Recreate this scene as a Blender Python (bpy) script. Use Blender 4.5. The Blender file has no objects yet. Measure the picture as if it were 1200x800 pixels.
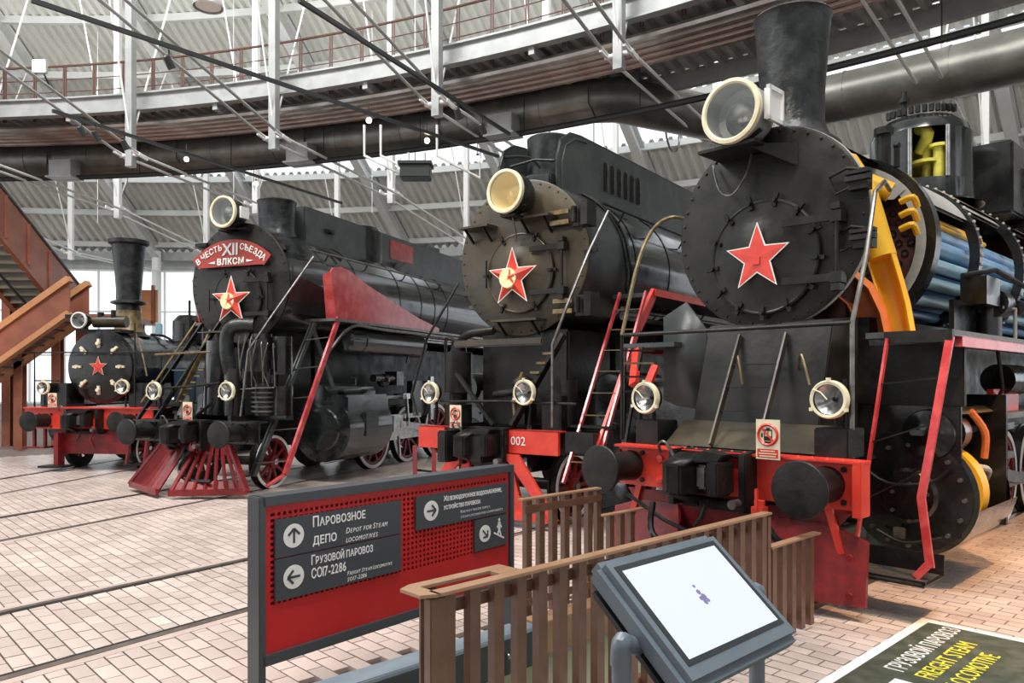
import bpy, bmesh, math, random
from math import sin, cos, pi, radians, sqrt, atan2
from mathutils import Vector, Matrix
random.seed(7)
S = bpy.context.scene
COL = S.collection
# ---------------- camera, world, lights, exposure ----------------
EYE = 1.88
cam = bpy.data.cameras.new('camera'); cam.sensor_width = 36; cam.lens = 890/1200*36
cam.shift_y = 47/1200; cam.clip_end = 300; cam.clip_start = .05
camo = bpy.data.objects.new('camera', cam); COL.objects.link(camo)
camo.location = (0, 0, EYE); camo.rotation_euler = (pi/2, 0, 0); S.camera = camo
S.view_settings.view_transform = 'Standard'; S.view_settings.look = 'None'
S.view_settings.gamma = 1; S.view_settings.use_curve_mapping = False
S.view_settings.exposure = -0.1
W = bpy.data.worlds.new('overcast_sky'); S.world = W; W.use_nodes = True
nt = W.node_tree; bg = nt.nodes['Background']
bg.inputs[0].default_value = (.93, .97, 1.0, 1); bg.inputs[1].default_value = 1.7
C0 = (-14.9, -12.5)                      # centre of the round depot
def pol(R, az, z=0):
    a = radians(az); return Vector((C0[0]+R*sin(a), C0[1]+R*cos(a), z))
def light(name, kind, loc, target, power, color=(1, 1, 1), **k):
    l = bpy.data.lights.new(name, kind); l.energy = power; l.color = color
    for a, v in k.items(): setattr(l, a, v)
    o = bpy.data.objects.new(name, l); COL.objects.link(o); o.location = loc
    d = Vector(target)-Vector(loc); o.rotation_euler = d.to_track_quat('-Z', 'Y').to_euler()
    return o
for a_, p_ in ((2, 330), (16, 330), (30, 360), (44, 600)):      # upward area lights added to brighten the roof, no fixtures there
    q_ = pol(32.5, a_, 9.2); t_ = pol(36, a_, 16)
    light('roof_fill', 'AREA', q_, t_, p_, (1, .98, .94), shape='RECTANGLE', size=5, size_y=1.5)
for a_ in (2, 22, 50):                                            # area lights added to brighten the floor, set in the inner roof's gap
    q_ = pol(22, a_, 17.6); light('floor_fill', 'AREA', q_, q_+Vector((0, .5, -10)), 2300, (1, .985, .96), shape='RECTANGLE', size=6, size_y=4.5)
light('warm_spot', 'SPOT', (4.5, 3.5, 8), (5.0, 6.6, 0), 3200, (1, .55, .25), spot_size=radians(42), spot_blend=.7, shadow_soft_size=.08)
light('warm_spot', 'SPOT', (8.5, 6.5, 8), (7.0, 8.8, 0), 2000, (1, .55, .25), spot_size=radians(42), spot_blend=.7, shadow_soft_size=.08)
light('warm_spot', 'SPOT', (0, 3.5, 8), (2.2, 7.6, 3.2), 350, (1, .9, .75), spot_size=radians(34), spot_blend=.6, shadow_soft_size=.1)
light('warm_spot', 'SPOT', (-3.5, 5.5, 8), (.2, 10.6, 3.3), 800, (1, .8, .5), spot_size=radians(22), spot_blend=.6, shadow_soft_size=.1)
light('warm_spot', 'SPOT', (-8, 7.5, 8), (-5, 13.8, 3.4), 450, (1, .84, .62), spot_size=radians(22), spot_blend=.6, shadow_soft_size=.1)
light('warm_spot', 'SPOT', (-12, 10, 8), (-17.5, 21, 4), 2600, (1, .66, .36), spot_size=radians(50), spot_blend=.6, shadow_soft_size=.1)
light('warm_spot', 'SPOT', (1.5, 0.5, 7.5), (2.6, 6.4, .9), 500, (1, .93, .82), spot_size=radians(30), spot_blend=.6, shadow_soft_size=.1)
light('warm_spot', 'SPOT', (7, 4, 8), (6.2, 10, 3.5), 600, (1, .93, .85), spot_size=radians(34), spot_blend=.6, shadow_soft_size=.1)
# ---------------- materials ----------------
MATS = {}
def mat(name, col, rough=.5, metal=0., col2=None, scale=4., bump=0., bscale=None, emit=0, coat=0., lo=.42, hi=.62, stretch=None, rvar=0., isl=0., spec=None):
    if name in MATS: return MATS[name]
    m = bpy.data.materials.new(name); m.use_nodes = True; t = m.node_tree; b = t.nodes['Principled BSDF']
    b.inputs['Base Color'].default_value = (*col, 1); b.inputs['Roughness'].default_value = rough
    b.inputs['Metallic'].default_value = metal
    if spec is not None: b.inputs['Specular IOR Level'].default_value = spec
    if coat: b.inputs['Coat Weight'].default_value = coat; b.inputs['Coat Roughness'].default_value = .12
    if emit: b.inputs['Emission Color'].default_value = (*col, 1); b.inputs['Emission Strength'].default_value = emit
    if col2 or bump or rvar:
        tc = t.nodes.new('ShaderNodeTexCoord'); mp = t.nodes.new('ShaderNodeMapping'); n = t.nodes.new('ShaderNodeTexNoise')
        t.links.new(tc.outputs['Object'], mp.inputs[0]); t.links.new(mp.outputs[0], n.inputs[0])
        if stretch: mp.inputs['Scale'].default_value = stretch
        n.inputs['Scale'].default_value = scale; n.inputs['Detail'].default_value = 6
        r = t.nodes.new('ShaderNodeValToRGB'); r.color_ramp.elements[0].position = lo; r.color_ramp.elements[1].position = hi
        r.color_ramp.elements[0].color = (*col, 1); r.color_ramp.elements[1].color = (*(col2 or col), 1)
        t.links.new(n.outputs['Fac'], r.inputs[0])
        out = r.outputs[0]
        if isl:
            g = t.nodes.new('ShaderNodeNewGeometry'); oi = t.nodes.new('ShaderNodeObjectInfo')
            ad = t.nodes.new('ShaderNodeMath'); ad.operation = 'ADD'
            fr = t.nodes.new('ShaderNodeMath'); fr.operation = 'FRACT'
            t.links.new(g.outputs['Random Per Island'], ad.inputs[0]); t.links.new(oi.outputs['Random'], ad.inputs[1]); t.links.new(ad.outputs[0], fr.inputs[0])
            mr = t.nodes.new('ShaderNodeMapRange'); mr.inputs[3].default_value = 1-isl; mr.inputs[4].default_value = 1+isl*.4
            t.links.new(fr.outputs[0], mr.inputs[0])
            vm = t.nodes.new('ShaderNodeVectorMath'); vm.operation = 'SCALE'
            t.links.new(out, vm.inputs[0]); t.links.new(mr.outputs[0], vm.inputs['Scale']); out = vm.outputs[0]
        t.links.new(out, b.inputs['Base Color'])
        if rvar:
            mr = t.nodes.new('ShaderNodeMapRange'); mr.inputs[3].default_value = rough-rvar; mr.inputs[4].default_value = rough+rvar
            mr.inputs[1].default_value = .3; mr.inputs[2].default_value = .7
            t.links.new(n.outputs['Fac'], mr.inputs[0]); t.links.new(mr.outputs[0], b.inputs['Roughness'])
        if bump:
            bp = t.nodes.new('ShaderNodeBump'); bp.inputs['Strength'].default_value = bump; bp.inputs['Distance'].default_value = .02
            n2 = t.nodes.new('ShaderNodeTexNoise'); n2.inputs['Scale'].default_value = bscale or scale*4
            t.links.new(mp.outputs[0], n2.inputs[0]); t.links.new(n2.outputs['Fac'], bp.inputs['Height']); t.links.new(bp.outputs[0], b.inputs['Normal'])
    MATS[name] = m; return m
BLK = mat('gloss_black_paint', (.006, .0065, .0065), .25, col2=(.014, .0145, .014), scale=3, bump=.12, bscale=9, rvar=.12, coat=.3)
BOIL = mat('boiler_black_paint', (.01, .0125, .013), .17, col2=(.028, .032, .032), scale=2.5, bump=.1, bscale=5, rvar=.1, coat=.5)
SAT = mat('satin_black_paint', (.008, .008, .0075), .42, col2=(.018, .017, .015), scale=5, bump=.15, rvar=.12, spec=.3)
CHAR = mat('charcoal_front_paint', (.012, .012, .0105), .38, col2=(.024, .023, .0195), scale=3, bump=.15, rvar=.1, spec=.3)
BRN = mat('dusty_brown_black', (.03, .025, .015), .38, col2=(.065, .05, .027), scale=2.2, bump=.15, rvar=.1)
GREYM = mat('grey_green_steel', (.035, .042, .042), .38, col2=(.06, .067, .065), scale=3, bump=.1)
CHM = mat('chimney_black', (.009, .011, .012), .38, col2=(.026, .03, .031), scale=6, bump=.35, bscale=16, rvar=.1)
RED = mat('red_paint', (.62, .035, .02), .38, col2=(.72, .055, .03), scale=4, bump=.08, coat=.2)
DRED = mat('dark_red_paint', (.15, .008, .01), .42, col2=(.24, .014, .016), scale=5, bump=.15)
PRED = mat('faded_red_paint', (.45, .035, .04), .22, col2=(.6, .09, .09), scale=5, bump=.1, coat=.4)
CREAM = mat('cream_paint', (.78, .72, .52), .4, col2=(.7, .62, .42), scale=8)
WHT = mat('white_paint', (.82, .82, .8), .4)
SILV = mat('bright_steel', (.55, .56, .56), .25, 1.0, col2=(.4, .4, .4), scale=9)
DST = mat('dull_steel', (.22, .22, .21), .4, .8, col2=(.14, .13, .12), scale=9)
BRASS = mat('yellowed_bracket', (.22, .16, .075), .4, .3, col2=(.12, .09, .045), scale=12)
GOLD = mat('warm_reflector', (.8, .64, .28), .3, 0)
PGLD = mat('pale_gold', (.9, .78, .42), .3, .2)
YEL = mat('cutaway_yellow', (.9, .5, .03), .4, col2=(.85, .44, .02), scale=3)
LYEL = mat('cutaway_lemon', (.6, .55, .08), .45, col2=(.45, .4, .05), scale=6)
ORG = mat('cutaway_orange', (.72, .2, .05), .45, col2=(.6, .15, .03), scale=4)
BLUE = mat('tube_blue', (.22, .42, .68), .35, col2=(.3, .5, .72), scale=3)
LBLUE = mat('tube_pale_blue', (.36, .58, .66), .35, col2=(.3, .5, .6), scale=3)
MAROON = mat('tube_plate_maroon', (.07, .025, .022), .5, col2=(.1, .035, .03), scale=4)
SEC = mat('cut_edge_grey', (.42, .42, .4), .5, col2=(.5, .48, .42), scale=9)
TAN = mat('cut_edge_tan', (.5, .4, .25), .5, col2=(.42, .34, .2), scale=9)
PITCHB = mat('hole_shade_and_print', (.006, .006, .006), .8)  # flat black: painted shade of grooves and slots, also the tram print
BRONZE = mat('fence_brown_paint', (.13, .065, .04), .35, col2=(.16, .085, .055), scale=6, bump=.05, coat=.2)
BRTOP = mat('fence_rail_brown', (.33, .19, .11), .3, col2=(.38, .23, .14), scale=5, coat=.2)
SRED = mat('sign_red_sheet', (.5, .018, .02), .35, col2=(.54, .024, .026), scale=2)
SGREY = mat('sign_grey', (.062, .07, .08), .35)
SGREY2 = mat('sign_grey_panel', (.055, .063, .072), .5)
LETTER = mat('white_lettering', (.9, .9, .9), .5)
SOFTL = mat('grey_lettering', (.62, .64, .66), .5)
SLOGR = mat('slogan_red', (.32, .03, .02), .4)
KIOSK = mat('kiosk_blue_grey', (.13, .16, .19), .35, col2=(.15, .18, .21), scale=9)
KEDGE = mat('kiosk_dark', (.03, .035, .04), .35)
SCREEN = mat('lit_screen', (.86, .92, 1.0), .3, emit=1.05)
SCREEN.node_tree.nodes['Principled BSDF'].inputs['Base Color'].default_value = (.04, .04, .04, 1)
LOGO = mat('screen_logo', (.3, .26, .55), .3, emit=.8)
LOGO.node_tree.nodes['Principled BSDF'].inputs['Base Color'].default_value = (.04, .04, .04, 1)
CEIL = mat('ceiling_sheet', (.62, .64, .6), .45, 0, col2=(.7, .71, .67), scale=.6)
RAFT = mat('rafter_paint', (.6, .62, .61), .45, col2=(.66, .68, .66), scale=1)
STW = mat('white_steel', (.86, .87, .86), .4)
STG = mat('grey_steel', (.36, .375, .37), .4, .2, col2=(.43, .44, .43), scale=3)
DUCT = mat('spiral_duct', (.17, .17, .155), .38, .7, col2=(.24, .235, .215), scale=2, bump=.1)
PIPEG = mat('galvanised_pipe', (.55, .54, .52), .3, .8, col2=(.42, .38, .35), scale=2)
PIPEC = mat('coppery_pipe', (.5, .41, .38), .3, .7, col2=(.4, .31, .28), scale=2)
RUST = mat('railing_brown', (.13, .06, .045), .5)
BTUBE = mat('dark_track', (.03, .035, .035), .4)
STAIR = mat('stair_rust_brown', (.24, .075, .04), .4, col2=(.3, .1, .055), scale=2, coat=.2)
STAIRO = mat('stair_orange_face', (.55, .25, .11), .4, col2=(.6, .29, .14), scale=2)
TREAD = mat('stair_tread', (.18, .19, .18), .6)
PAVER = mat('pinkish_paver', (.56, .46, .41), .36, col2=(.64, .53, .47), scale=1.2, bump=.05, bscale=60, isl=.16, rvar=.06)
SUB = mat('mortar_bed', (.22, .17, .145), .7, col2=(.26, .2, .17), scale=3)
RAIL = mat('embedded_rail', (.2, .17, .15), .35, .7, col2=(.3, .24, .2), scale=5)
RBED = mat('rail_border', (.45, .36, .32), .6, col2=(.5, .4, .36), scale=3)
KERB = mat('kerb_blue_grey', (.3, .37, .44), .4, .3, col2=(.34, .4, .46), scale=4)
KFACE = mat('kerb_face', (.05, .06, .065), .5)
PITW = mat('pit_wall_panel', (.55, .58, .45), .5, col2=(.62, .64, .5), scale=3)
OLIVE = mat('olive_mural', (.05, .06, .04), .45, col2=(.085, .095, .07), scale=7)
MWHITE = mat('mural_white', (.8, .8, .78), .5)
MYEL = mat('mural_yellow', (.75, .68, .05), .5)
LAMPON = mat('lamp_glow', (1, .8, .5), .5, emit=14)
LAMPBIG = mat('lamp_glow_big', (1, .86, .6), .5, emit=30)
SHADE = mat('lamp_shade', (.6, .6, .6), .4, .4)
FLOORM = mat('far_paving', (.5, .40, .35), .5, col2=(.58, .47, .41), scale=1.2)
def glass(name, col, rough, alpha):
    m = bpy.data.materials.new(name); m.use_nodes = True; t = m.node_tree
    for n in list(t.nodes): t.nodes.remove(n)
    o = t.nodes.new('ShaderNodeOutputMaterial'); mx = t.nodes.new('ShaderNodeMixShader')
    a = t.nodes.new('ShaderNodeBsdfTransparent'); g = t.nodes.new('ShaderNodeBsdfGlossy'); a.inputs[0].default_value = (*col, 1)
    g.inputs['Roughness'].default_value = rough; mx.inputs[0].default_value = alpha
    t.links.new(a.outputs[0], mx.inputs[1]); t.links.new(g.outputs[0], mx.inputs[2]); t.links.new(mx.outputs[0], o.inputs[0])
    return m
GLASS = glass('lamp_glass', (.95, .96, .95), .05, .04)
PANE = glass('window_glass', (.95, .98, 1), .05, .08)
# ---------------- mesh helper ----------------
class M:
    def __init__(s): s.v = []; s.f = []
    def add(s, vs, fs):
        k = len(s.v); s.v += [tuple(v) for v in vs]; s.f += [tuple(i+k for i in f) for f in fs]; return s
    def box(s, c, d, R=None):
        c = Vector(c); h = Vector(d)/2; vs = []
        for z in (-1, 1):
            for y in (-1, 1):
                for x in (-1, 1):
                    p = Vector((x*h.x, y*h.y, z*h.z)); vs.append(c+(R @ p if R else p))
        return s.add(vs, [(0, 2, 3, 1), (4, 5, 7, 6), (0, 1, 5, 4), (2, 6, 7, 3), (0, 4, 6, 2), (1, 3, 7, 5)])
    def bb(s, x0, x1, y0, y1, z0, z1): return s.box(((x0+x1)/2, (y0+y1)/2, (z0+z1)/2), (abs(x1-x0), abs(y1-y0), abs(z1-z0)))
    def beam(s, p, q, w, h, up=(0, 0, 1)):            # box from p to q, w sideways, h along up
        p, q = Vector(p), Vector(q); y = (q-p); L = y.length; y.normalize(); x = y.cross(Vector(up))
        if x.length < 1e-4: x = y.cross(Vector((1, 0, 0)))
        x.normalize(); z = x.cross(y); R = Matrix((x, y, z)).transposed()
        return s.box((p+q)/2, (w, L, h), R)
    def lathe(s, o, d, prof, n=24, a0=0., a1=360., up=(0, 0, 1), cap=False):
        o, d = Vector(o), Vector(d).normalized(); u = Vector(up)
        if abs(u.dot(d)) > .95: u = Vector((0, -1, 0))
        u = (u-d*u.dot(d)).normalized(); w = d.cross(u)
        full = abs(a1-a0) >= 359.9; m = n if full else n+1; vs = []; fs = []
        for t, r in prof:
            for i in range(m):
                a = radians(a0+(a1-a0)*i/n); vs.append(o+d*t+(u*cos(a)+w*sin(a))*r)
        for j in range(len(prof)-1):
            for i in range(n):
                k = (i+1) % m; fs.append((j*m+i, j*m+k, (j+1)*m+k, (j+1)*m+i))
        if cap and full: fs.append(tuple(range(m))[::-1]); fs.append(tuple((len(prof)-1)*m+i for i in range(m)))
        return s.add(vs, fs)
    def cyl(s, p, q, r, r2=None, n=16):
        p, q = Vector(p), Vector(q); d = q-p
        return s.lathe(p, d, [(0, r), (d.length, r if r2 is None else r2)], n, cap=True)
    def tube(s, pts, r, n=8, smooth=0):
        P = [Vector(p) for p in pts]
        if smooth:
            Q = []
            for i in range(len(P)-1):
                a = P[max(i-1, 0)]; b = P[i]; c = P[i+1]; d = P[min(i+2, len(P)-1)]
                for k in range(smooth):
                    t = k/smooth; Q.append(.5*((2*b)+(c-a)*t+(2*a-5*b+4*c-d)*t*t+(3*b-a-3*c+d)*t*t*t))
            P = Q+[P[-1]]
        rs = r if isinstance(r, (list, tuple)) else [r]*len(P)
        vs = []; fs = []; u = None
        for i, p in enumerate(P):
            d = (P[min(i+1, len(P)-1)]-P[max(i-1, 0)]).normalized()
            if u is None: u = d.orthogonal().normalized()
            else: u = (u-d*u.dot(d)); u = u.normalized() if u.length > 1e-5 else d.orthogonal().normalized()
            w = d.cross(u)
            for k in range(n):
                a = 2*pi*k/n; vs.append(p+(u*cos(a)+w*sin(a))*rs[i])
        for i in range(len(P)-1):
            for k in range(n): fs.append((i*n+k, i*n+(k+1) % n, (i+1)*n+(k+1) % n, (i+1)*n+k))
        fs.append(tuple(range(n))[::-1]); fs.append(tuple((len(P)-1)*n+k for k in range(n)))
        return s.add(vs, fs)
    def torus(s, o, d, R, r, n=32, m=8, a0=0, a1=360):
        prof = [(r*sin(2*pi*j/m), R+r*cos(2*pi*j/m)) for j in range(m+1)]
        return s.lathe(o, d, prof, n, a0, a1)
    def prism(s, poly, f, t0, t1):                     # f(a,b,t) -> point
        n = len(poly); vs = [f(a, b, t0) for a, b in poly]+[f(a, b, t1) for a, b in poly]
        fs = [tuple(range(n))[::-1], tuple(range(n, 2*n))]+[(i, (i+1) % n, n+(i+1) % n, n+i) for i in range(n)]
        return s.add(vs, fs)
    def ball(s, o, r, n=10, sc=(1, 1, 1)):
        vs = []; fs = []; m = n//2
        for j in range(m+1):
            a = pi*j/m
            for i in range(n): b = 2*pi*i/n; vs.append((o[0]+r*sc[0]*sin(a)*cos(b), o[1]+r*sc[1]*sin(a)*sin(b), o[2]+r*sc[2]*cos(a)))
        for j in range(m):
            for i in range(n): fs.append((j*n+i, (j+1)*n+i, (j+1)*n+(i+1) % n, j*n+(i+1) % n))
        return s.add(vs, fs)
    def mesh(s, name, m, bevel=0):
        me = bpy.data.meshes.new(name); me.from_pydata(s.v, [], s.f)
        bm = bmesh.new(); bm.from_mesh(me)
        if len(s.v) < 60000: bmesh.ops.recalc_face_normals(bm, faces=bm.faces)
        if bevel:
            bmesh.ops.bevel(bm, geom=[e for e in bm.edges if len(e.link_faces) == 2 and e.calc_face_angle(0) > .6], offset=bevel, segments=2, affect='EDGES', clamp_overlap=True)
        bm.to_mesh(me); bm.free()
        for p in me.polygons: p.use_smooth = True
        me.set_sharp_from_angle(angle=radians(38)); me.materials.append(m); return me
    def obj(s, name, m, parent=None, bevel=0, label=None, kind=None):
        o = bpy.data.objects.new(name, s.mesh(name, m, bevel)); COL.objects.link(o); o.parent = parent
        if label: o['label'] = label
        if kind or any(k in name for k in ('rivets', 'nuts', 'bolts', 'tube_ends', 'fins', 'caption_lines', 'fittings')): o['kind'] = kind or 'stuff'
        return o
def thing(name, label, cat, loc=(0, 0, 0), rz=0., group=None):
    o = bpy.data.objects.new(name, None); COL.objects.link(o); o.location = loc; o.rotation_euler = (0, 0, rz)
    o.empty_display_size = .2; tag(o, label, cat, group); return o
def tag(o, label, cat, group=None):
    o['label'] = label; o['category'] = cat
    if group: o['group'] = group
    return o
def struct(o): o['kind'] = 'structure'; return o
def dup(o, parent=None, loc=None, rz=None):
    c = o.copy(); COL.objects.link(c); c.parent = parent
    if loc is not None: c.location = loc
    if rz is not None: c.rotation_euler = (0, 0, rz)
    for ch in list(o.children):
        dup(ch, c)
    return c
def text_mesh(body, size, ext=.0015, align='LEFT', shear=0., bold=0., spacing=1.):
    cu = bpy.data.curves.new('lettering', 'FONT'); cu.body = body; cu.size = size; cu.extrude = ext; cu.align_x = align
    cu.shear = shear; cu.offset = bold; cu.space_character = spacing; cu.resolution_u = 2
    o = bpy.data.objects.new('lettering', cu); COL.objects.link(o)
    dg = bpy.context.evaluated_depsgraph_get(); me = bpy.data.meshes.new_from_object(o.evaluated_get(dg))
    COL.objects.unlink(o); bpy.data.objects.remove(o); return me
def text(body, size, m, parent, mx, name='lettering', **k):   # mx: 4x4 in parent space
    me = text_mesh(body, size, **k); me.materials.clear(); me.materials.append(m)
    o = bpy.data.objects.new(name, me); COL.objects.link(o); o.parent = parent; o.matrix_local = mx; return o
def frame(o, x, y):                                    # matrix from origin and x / y axes
    x = Vector(x).normalized(); y = Vector(y).normalized(); z = x.cross(y)
    m = Matrix((x, y, z)).transposed().to_4x4(); m.translation = Vector(o); return m
YZ = lambda a, b, t: (t, a, b)
XZ = lambda a, b, t: (a, t, b)
XY = lambda a, b, t: (a, b, t)
def star(R, r=.4, rot=0.): return [((R if i % 2 == 0 else R*r)*sin(pi*i/5+rot), (R if i % 2 == 0 else R*r)*cos(pi*i/5+rot)) for i in range(10)]
# ================= THE SETTING =================
POSE = {'L1': (-9.0, 15.5, 7), 'L2': (-5.54, 12.3, 21.5), 'L3': (-.78, 9.5, 36), 'L4': (1.48, 6.42, 46.3)}
def loc4(v, u, z=0.):
    x, y, h = POSE['L4']; h = radians(h); return Vector((x+u*sin(h)+v*cos(h), y+u*cos(h)-v*sin(h), z))
PV0, PV1, PU0, PU1 = -.5, .68, -3.5, 13.
floor = M()
def quad4(u0, u1, v0, v1, z): k = [loc4(v0, u0, z), loc4(v1, u0, z), loc4(v1, u1, z), loc4(v0, u1, z)]; floor.add(k, [(0, 1, 2, 3)])
for q in ((-30, PU0, -45, 60), (PU1, 60, -45, 60), (PU0, PU1, -45, PV0), (PU0, PU1, PV1, 60)): quad4(*q, -.03)
FL = struct(floor.obj('floor', SUB))
# pit under the front locomotive, with steps going down at its near end
pit = M()
for (u0, v0, u1, v1) in ((PU0, PV0, PU1, PV0), (PU1, PV0, PU1, PV1), (PU1, PV1, PU0, PV1), (PU0, PV1, PU0, PV0)):
    pit.add([loc4(v0, u0, -1.6), loc4(v1, u1, -1.6), loc4(v1, u1, -.03), loc4(v0, u0, -.03)], [(0, 1, 2, 3)])
pit.add([loc4(PV0, PU0, -1.6), loc4(PV1, PU0, -1.6), loc4(PV1, PU1, -1.6), loc4(PV0, PU1, -1.6)], [(0, 1, 2, 3)])
pit.obj('pit_lining', PITW, FL)
for i in range(6):
    st = M(); u = PU0+.28*i; z1 = -.22*(i+1); c = loc4((PV0+PV1)/2, u+.14, (z1-1.6)/2)
    st.box(c, (PV1-PV0-.03, .28, z1+1.6), Matrix.Rotation(-radians(46.3), 3, 'Z')); st.obj('pit_step', DST, FL)
mull = M()
for i in range(12):
    u = PU0+.5+i*.9; mull.beam(loc4(PV0+.015, u, -1.6), loc4(PV0+.015, u, -.1), .05, .03, (sin(.8), cos(.8), 0))
mull.beam(loc4(PV0+.02, PU0, -.25), loc4(PV0+.02, PU1, -.25), .03, .06)
mull.obj('pit_wall_frame', SEC, FL)
# kerb of the pit
kb = M(); kb.beam(loc4(PV0-.03, -4.6, -.08), loc4(PV0-.03, -1.35, -.08), .2, .2); kb.obj('kerb_plate', KERB, FL, .008)
kf = M(); kf.beam(loc4(PV0+.08, -4.6, -.14), loc4(PV0+.06, -1.35, -.14), .02, .26); kf.obj('kerb_face', KFACE, FL)
kf = M(); kf.beam(loc4(PV0-.03, -1.35, -.1), loc4(PV0-.03, .4, -.1), .2, .26); kf.obj('kerb_face', BRTOP, FL, .005)
kf = M(); kf.beam(loc4(PV1+.07, -3.6, -.1), loc4(PV1+.07, .4, -.1), .16, .24); kf.obj('kerb_face', BRONZE, FL)
for u in (-3.0, -2.3, -1.7):
    bt = M(); bt.ball(loc4(PV0+.1, u, -.12), .022); bt.obj('kerb_bolt', SILV, FL)
# tracks embedded in the floor
def gv(n): x, y, h = POSE[n]; h = radians(h); return x, y, sin(h), cos(h)
TR = []
TLAB = {'L1': 'pair of rails in the paving leading to the small locomotive with the tall chimney', 'L2': 'pair of rails in the paving leading to the locomotive with the curved red slogan plate',
        'L3': 'pair of rails crossing the paving behind the red signboard toward the brown-fronted locomotive', 'L4': 'pair of rails along the pit under the cut-open locomotive'}
for n in ('L1', 'L2', 'L3', 'L4'):
    x, y, s, c = gv(n); a0, a1 = (-10, 22) if n != 'L4' else (-.6, 22)
    t = thing('railway_track', TLAB[n], 'track', (x, y, 0), -radians(POSE[n][2]), 'railway tracks set in the paving')
    for v in (-.79, .79):
        m = M(); m.bb(v-.035, v+.035, a0, a1, -.12, .008); m.obj('rail', RAIL, t)
        iv = v-.035-.05 if v > 0 else v+.035
        m = M(); m.bb(iv, iv+.05, a0, a1, -.035, .0035); m.obj('groove_shade', PITCHB, t)  # flush dark strip, shade of the flange groove put into its colour
        ov = v+.035 if v > 0 else v-.035-.09
        m = M(); m.bb(ov, ov+.09, a0, a1, -.03, .003); m.obj('rail_border', RBED, t)
    TR.append((x, y, s, c, a0))
def near_rail(X, Y):
    for x, y, s, c, a0 in TR:
        v = (X-x)*c-(Y-y)*s; u = (X-x)*s+(Y-y)*c
        if u > a0 and .55 < abs(v) < 1.03 and abs(abs(v)-.79) < (.17 if Y < 14 else .2): return True
    return False
# pavers, courses across the front locomotive's axis
cand = []
BL_, BW_ = .25, .125
for i in range(-80, 190):
    u = i*BW_
    for j in range(-75, 60):
        v = j*BL_+(i % 2)*BL_/2; p = loc4(v, u)
        if p.y < 2.5 or p.y > 25 or abs(p.x/p.y) > .74+1.2/p.y*.3: continue
        if PU0-.07 < u < PU1 and PV0-.13 < v < PV1+.13: continue
        cand.append((p.y, p.x, v, u))
R4 = Matrix.Rotation(-radians(46.3), 3, 'Z')
br = M().box((0, 0, 0), (BL_-.012, BW_-.012, .03)).mesh('brick', PAVER)
vis = sorted(c for c in cand if c[0] > 4.25 and not (c[1] > -.4 and c[2] < 1.2))[:300]
vs_ = set(vis)
for q in vis:
    o = bpy.data.objects.new('brick', br); COL.objects.link(o); o.parent = FL
    o.location = (q[1], q[0], -.0145+random.uniform(-.0015, .0015)); o.rotation_euler = (0, 0, -radians(46.3))
far = M()
for q in cand:
    if q in vs_: continue
    dz = random.uniform(-.0015, .0015); k = len(far.v); c = Vector((q[1], q[0], dz))
    h = [R4 @ Vector((sx*(BL_-.012)/2, sy*(BW_-.012)/2, 0)) for sx, sy in ((-1, -1), (1, -1), (1, 1), (-1, 1))]
    far.v += [tuple(c+p) for p in h]+[(c.x+p.x, c.y+p.y, -.03) for p in h]
    far.f += [(k, k+1, k+2, k+3), (k, k+4, k+5, k+1), (k+1, k+5, k+6, k+2), (k+2, k+6, k+7, k+3), (k+3, k+7, k+4, k)]
far.obj('paving_bricks', PAVER, FL, kind='stuff')
# floor mural
mu = thing('floor_mural', 'dark olive floor mural with white border and lettering about a freight steam locomotive', 'floor mural', loc4(1.51, 1.0, 0), -radians(46.3))
M().bb(.06, 3.2, -5.0, -.06, -.002, .004).obj('mural_field', OLIVE, mu)
b = M(); b.bb(0, .07, -5.0, 0, -.002, .006); b.bb(.07, 3.2, -.07, 0, -.002, .006); b.obj('mural_border', MWHITE, mu)
for body, v, u, sz, mm, wid in (('ГРУЗОВОЙ ПАРОВОЗ', .31, -1.3, .17, MWHITE, 1.2), ('FREIGHT STEAM', .49, -1.3, .17, MYEL, .93), ('LOCOMOTIVE', .67, -1.3, .17, MYEL, .78), ('01', .82, -2.3, .74, MWHITE, .86)):
    o = text(body, sz, mm, mu, frame((v, u, .0055), (0, 1, 0), (-1, 0, 0)), ext=.001, bold=.004 if sz > .2 else 0)
    w_ = max(q.co.x for q in o.data.vertices)
    for q in o.data.vertices: q.co.x *= wid/w_
# ---------- round hall: arcs about C0 ----------
def arc(m, R0, R1, z0, z1, a0, a1, n):
    vs = []; fs = []
    for i in range(n+1):
        a = a0+(a1-a0)*i/n
        vs += [pol(R0, a, z0), pol(R1, a, z0), pol(R1, a, z1), pol(R0, a, z1)]
        if i:
            k = 4*i
            for j in range(4): fs.append((k-4+j, k-4+(j+1) % 4, k+(j+1) % 4, k+j))
    fs += [(0, 1, 2, 3), tuple(4*n+j for j in (3, 2, 1, 0))]
    return m.add(vs, fs)
A0, A1, DA = -24.6, 76.2, 7.2
rz = lambda R: 8.75+.43*(50-R)
ce = M()
for R in (31, 33.2, 35.4, 37.6, 39.8, 43.1, 45.2, 47.4, 49.8): arc(ce, R, R+.16, rz(R)-.36, rz(R)-.12, A0, A1, 56)
CE = struct(ce.obj('ceiling', RAFT))
def corr(m, Ra, Rb, zf, a0, a1, ribs, dep):
    vs = []; fs = []; st = (a1-a0)/ribs; prof = ((0, 0), (.32, 0), (.5, -dep), (.82, -dep)); n = 0
    for i in range(ribs):
        for t, dz in prof:
            for R in (Ra, Rb): vs.append(pol(R, a0+(i+t)*st, zf(R)+dz))
            n += 1
    for R in (Ra, Rb): vs.append(pol(R, a1, zf(R)))
    for i in range(n): fs.append((2*i, 2*i+1, 2*i+3, 2*i+2))
    return m.add(vs, fs)
k = A0
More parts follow.
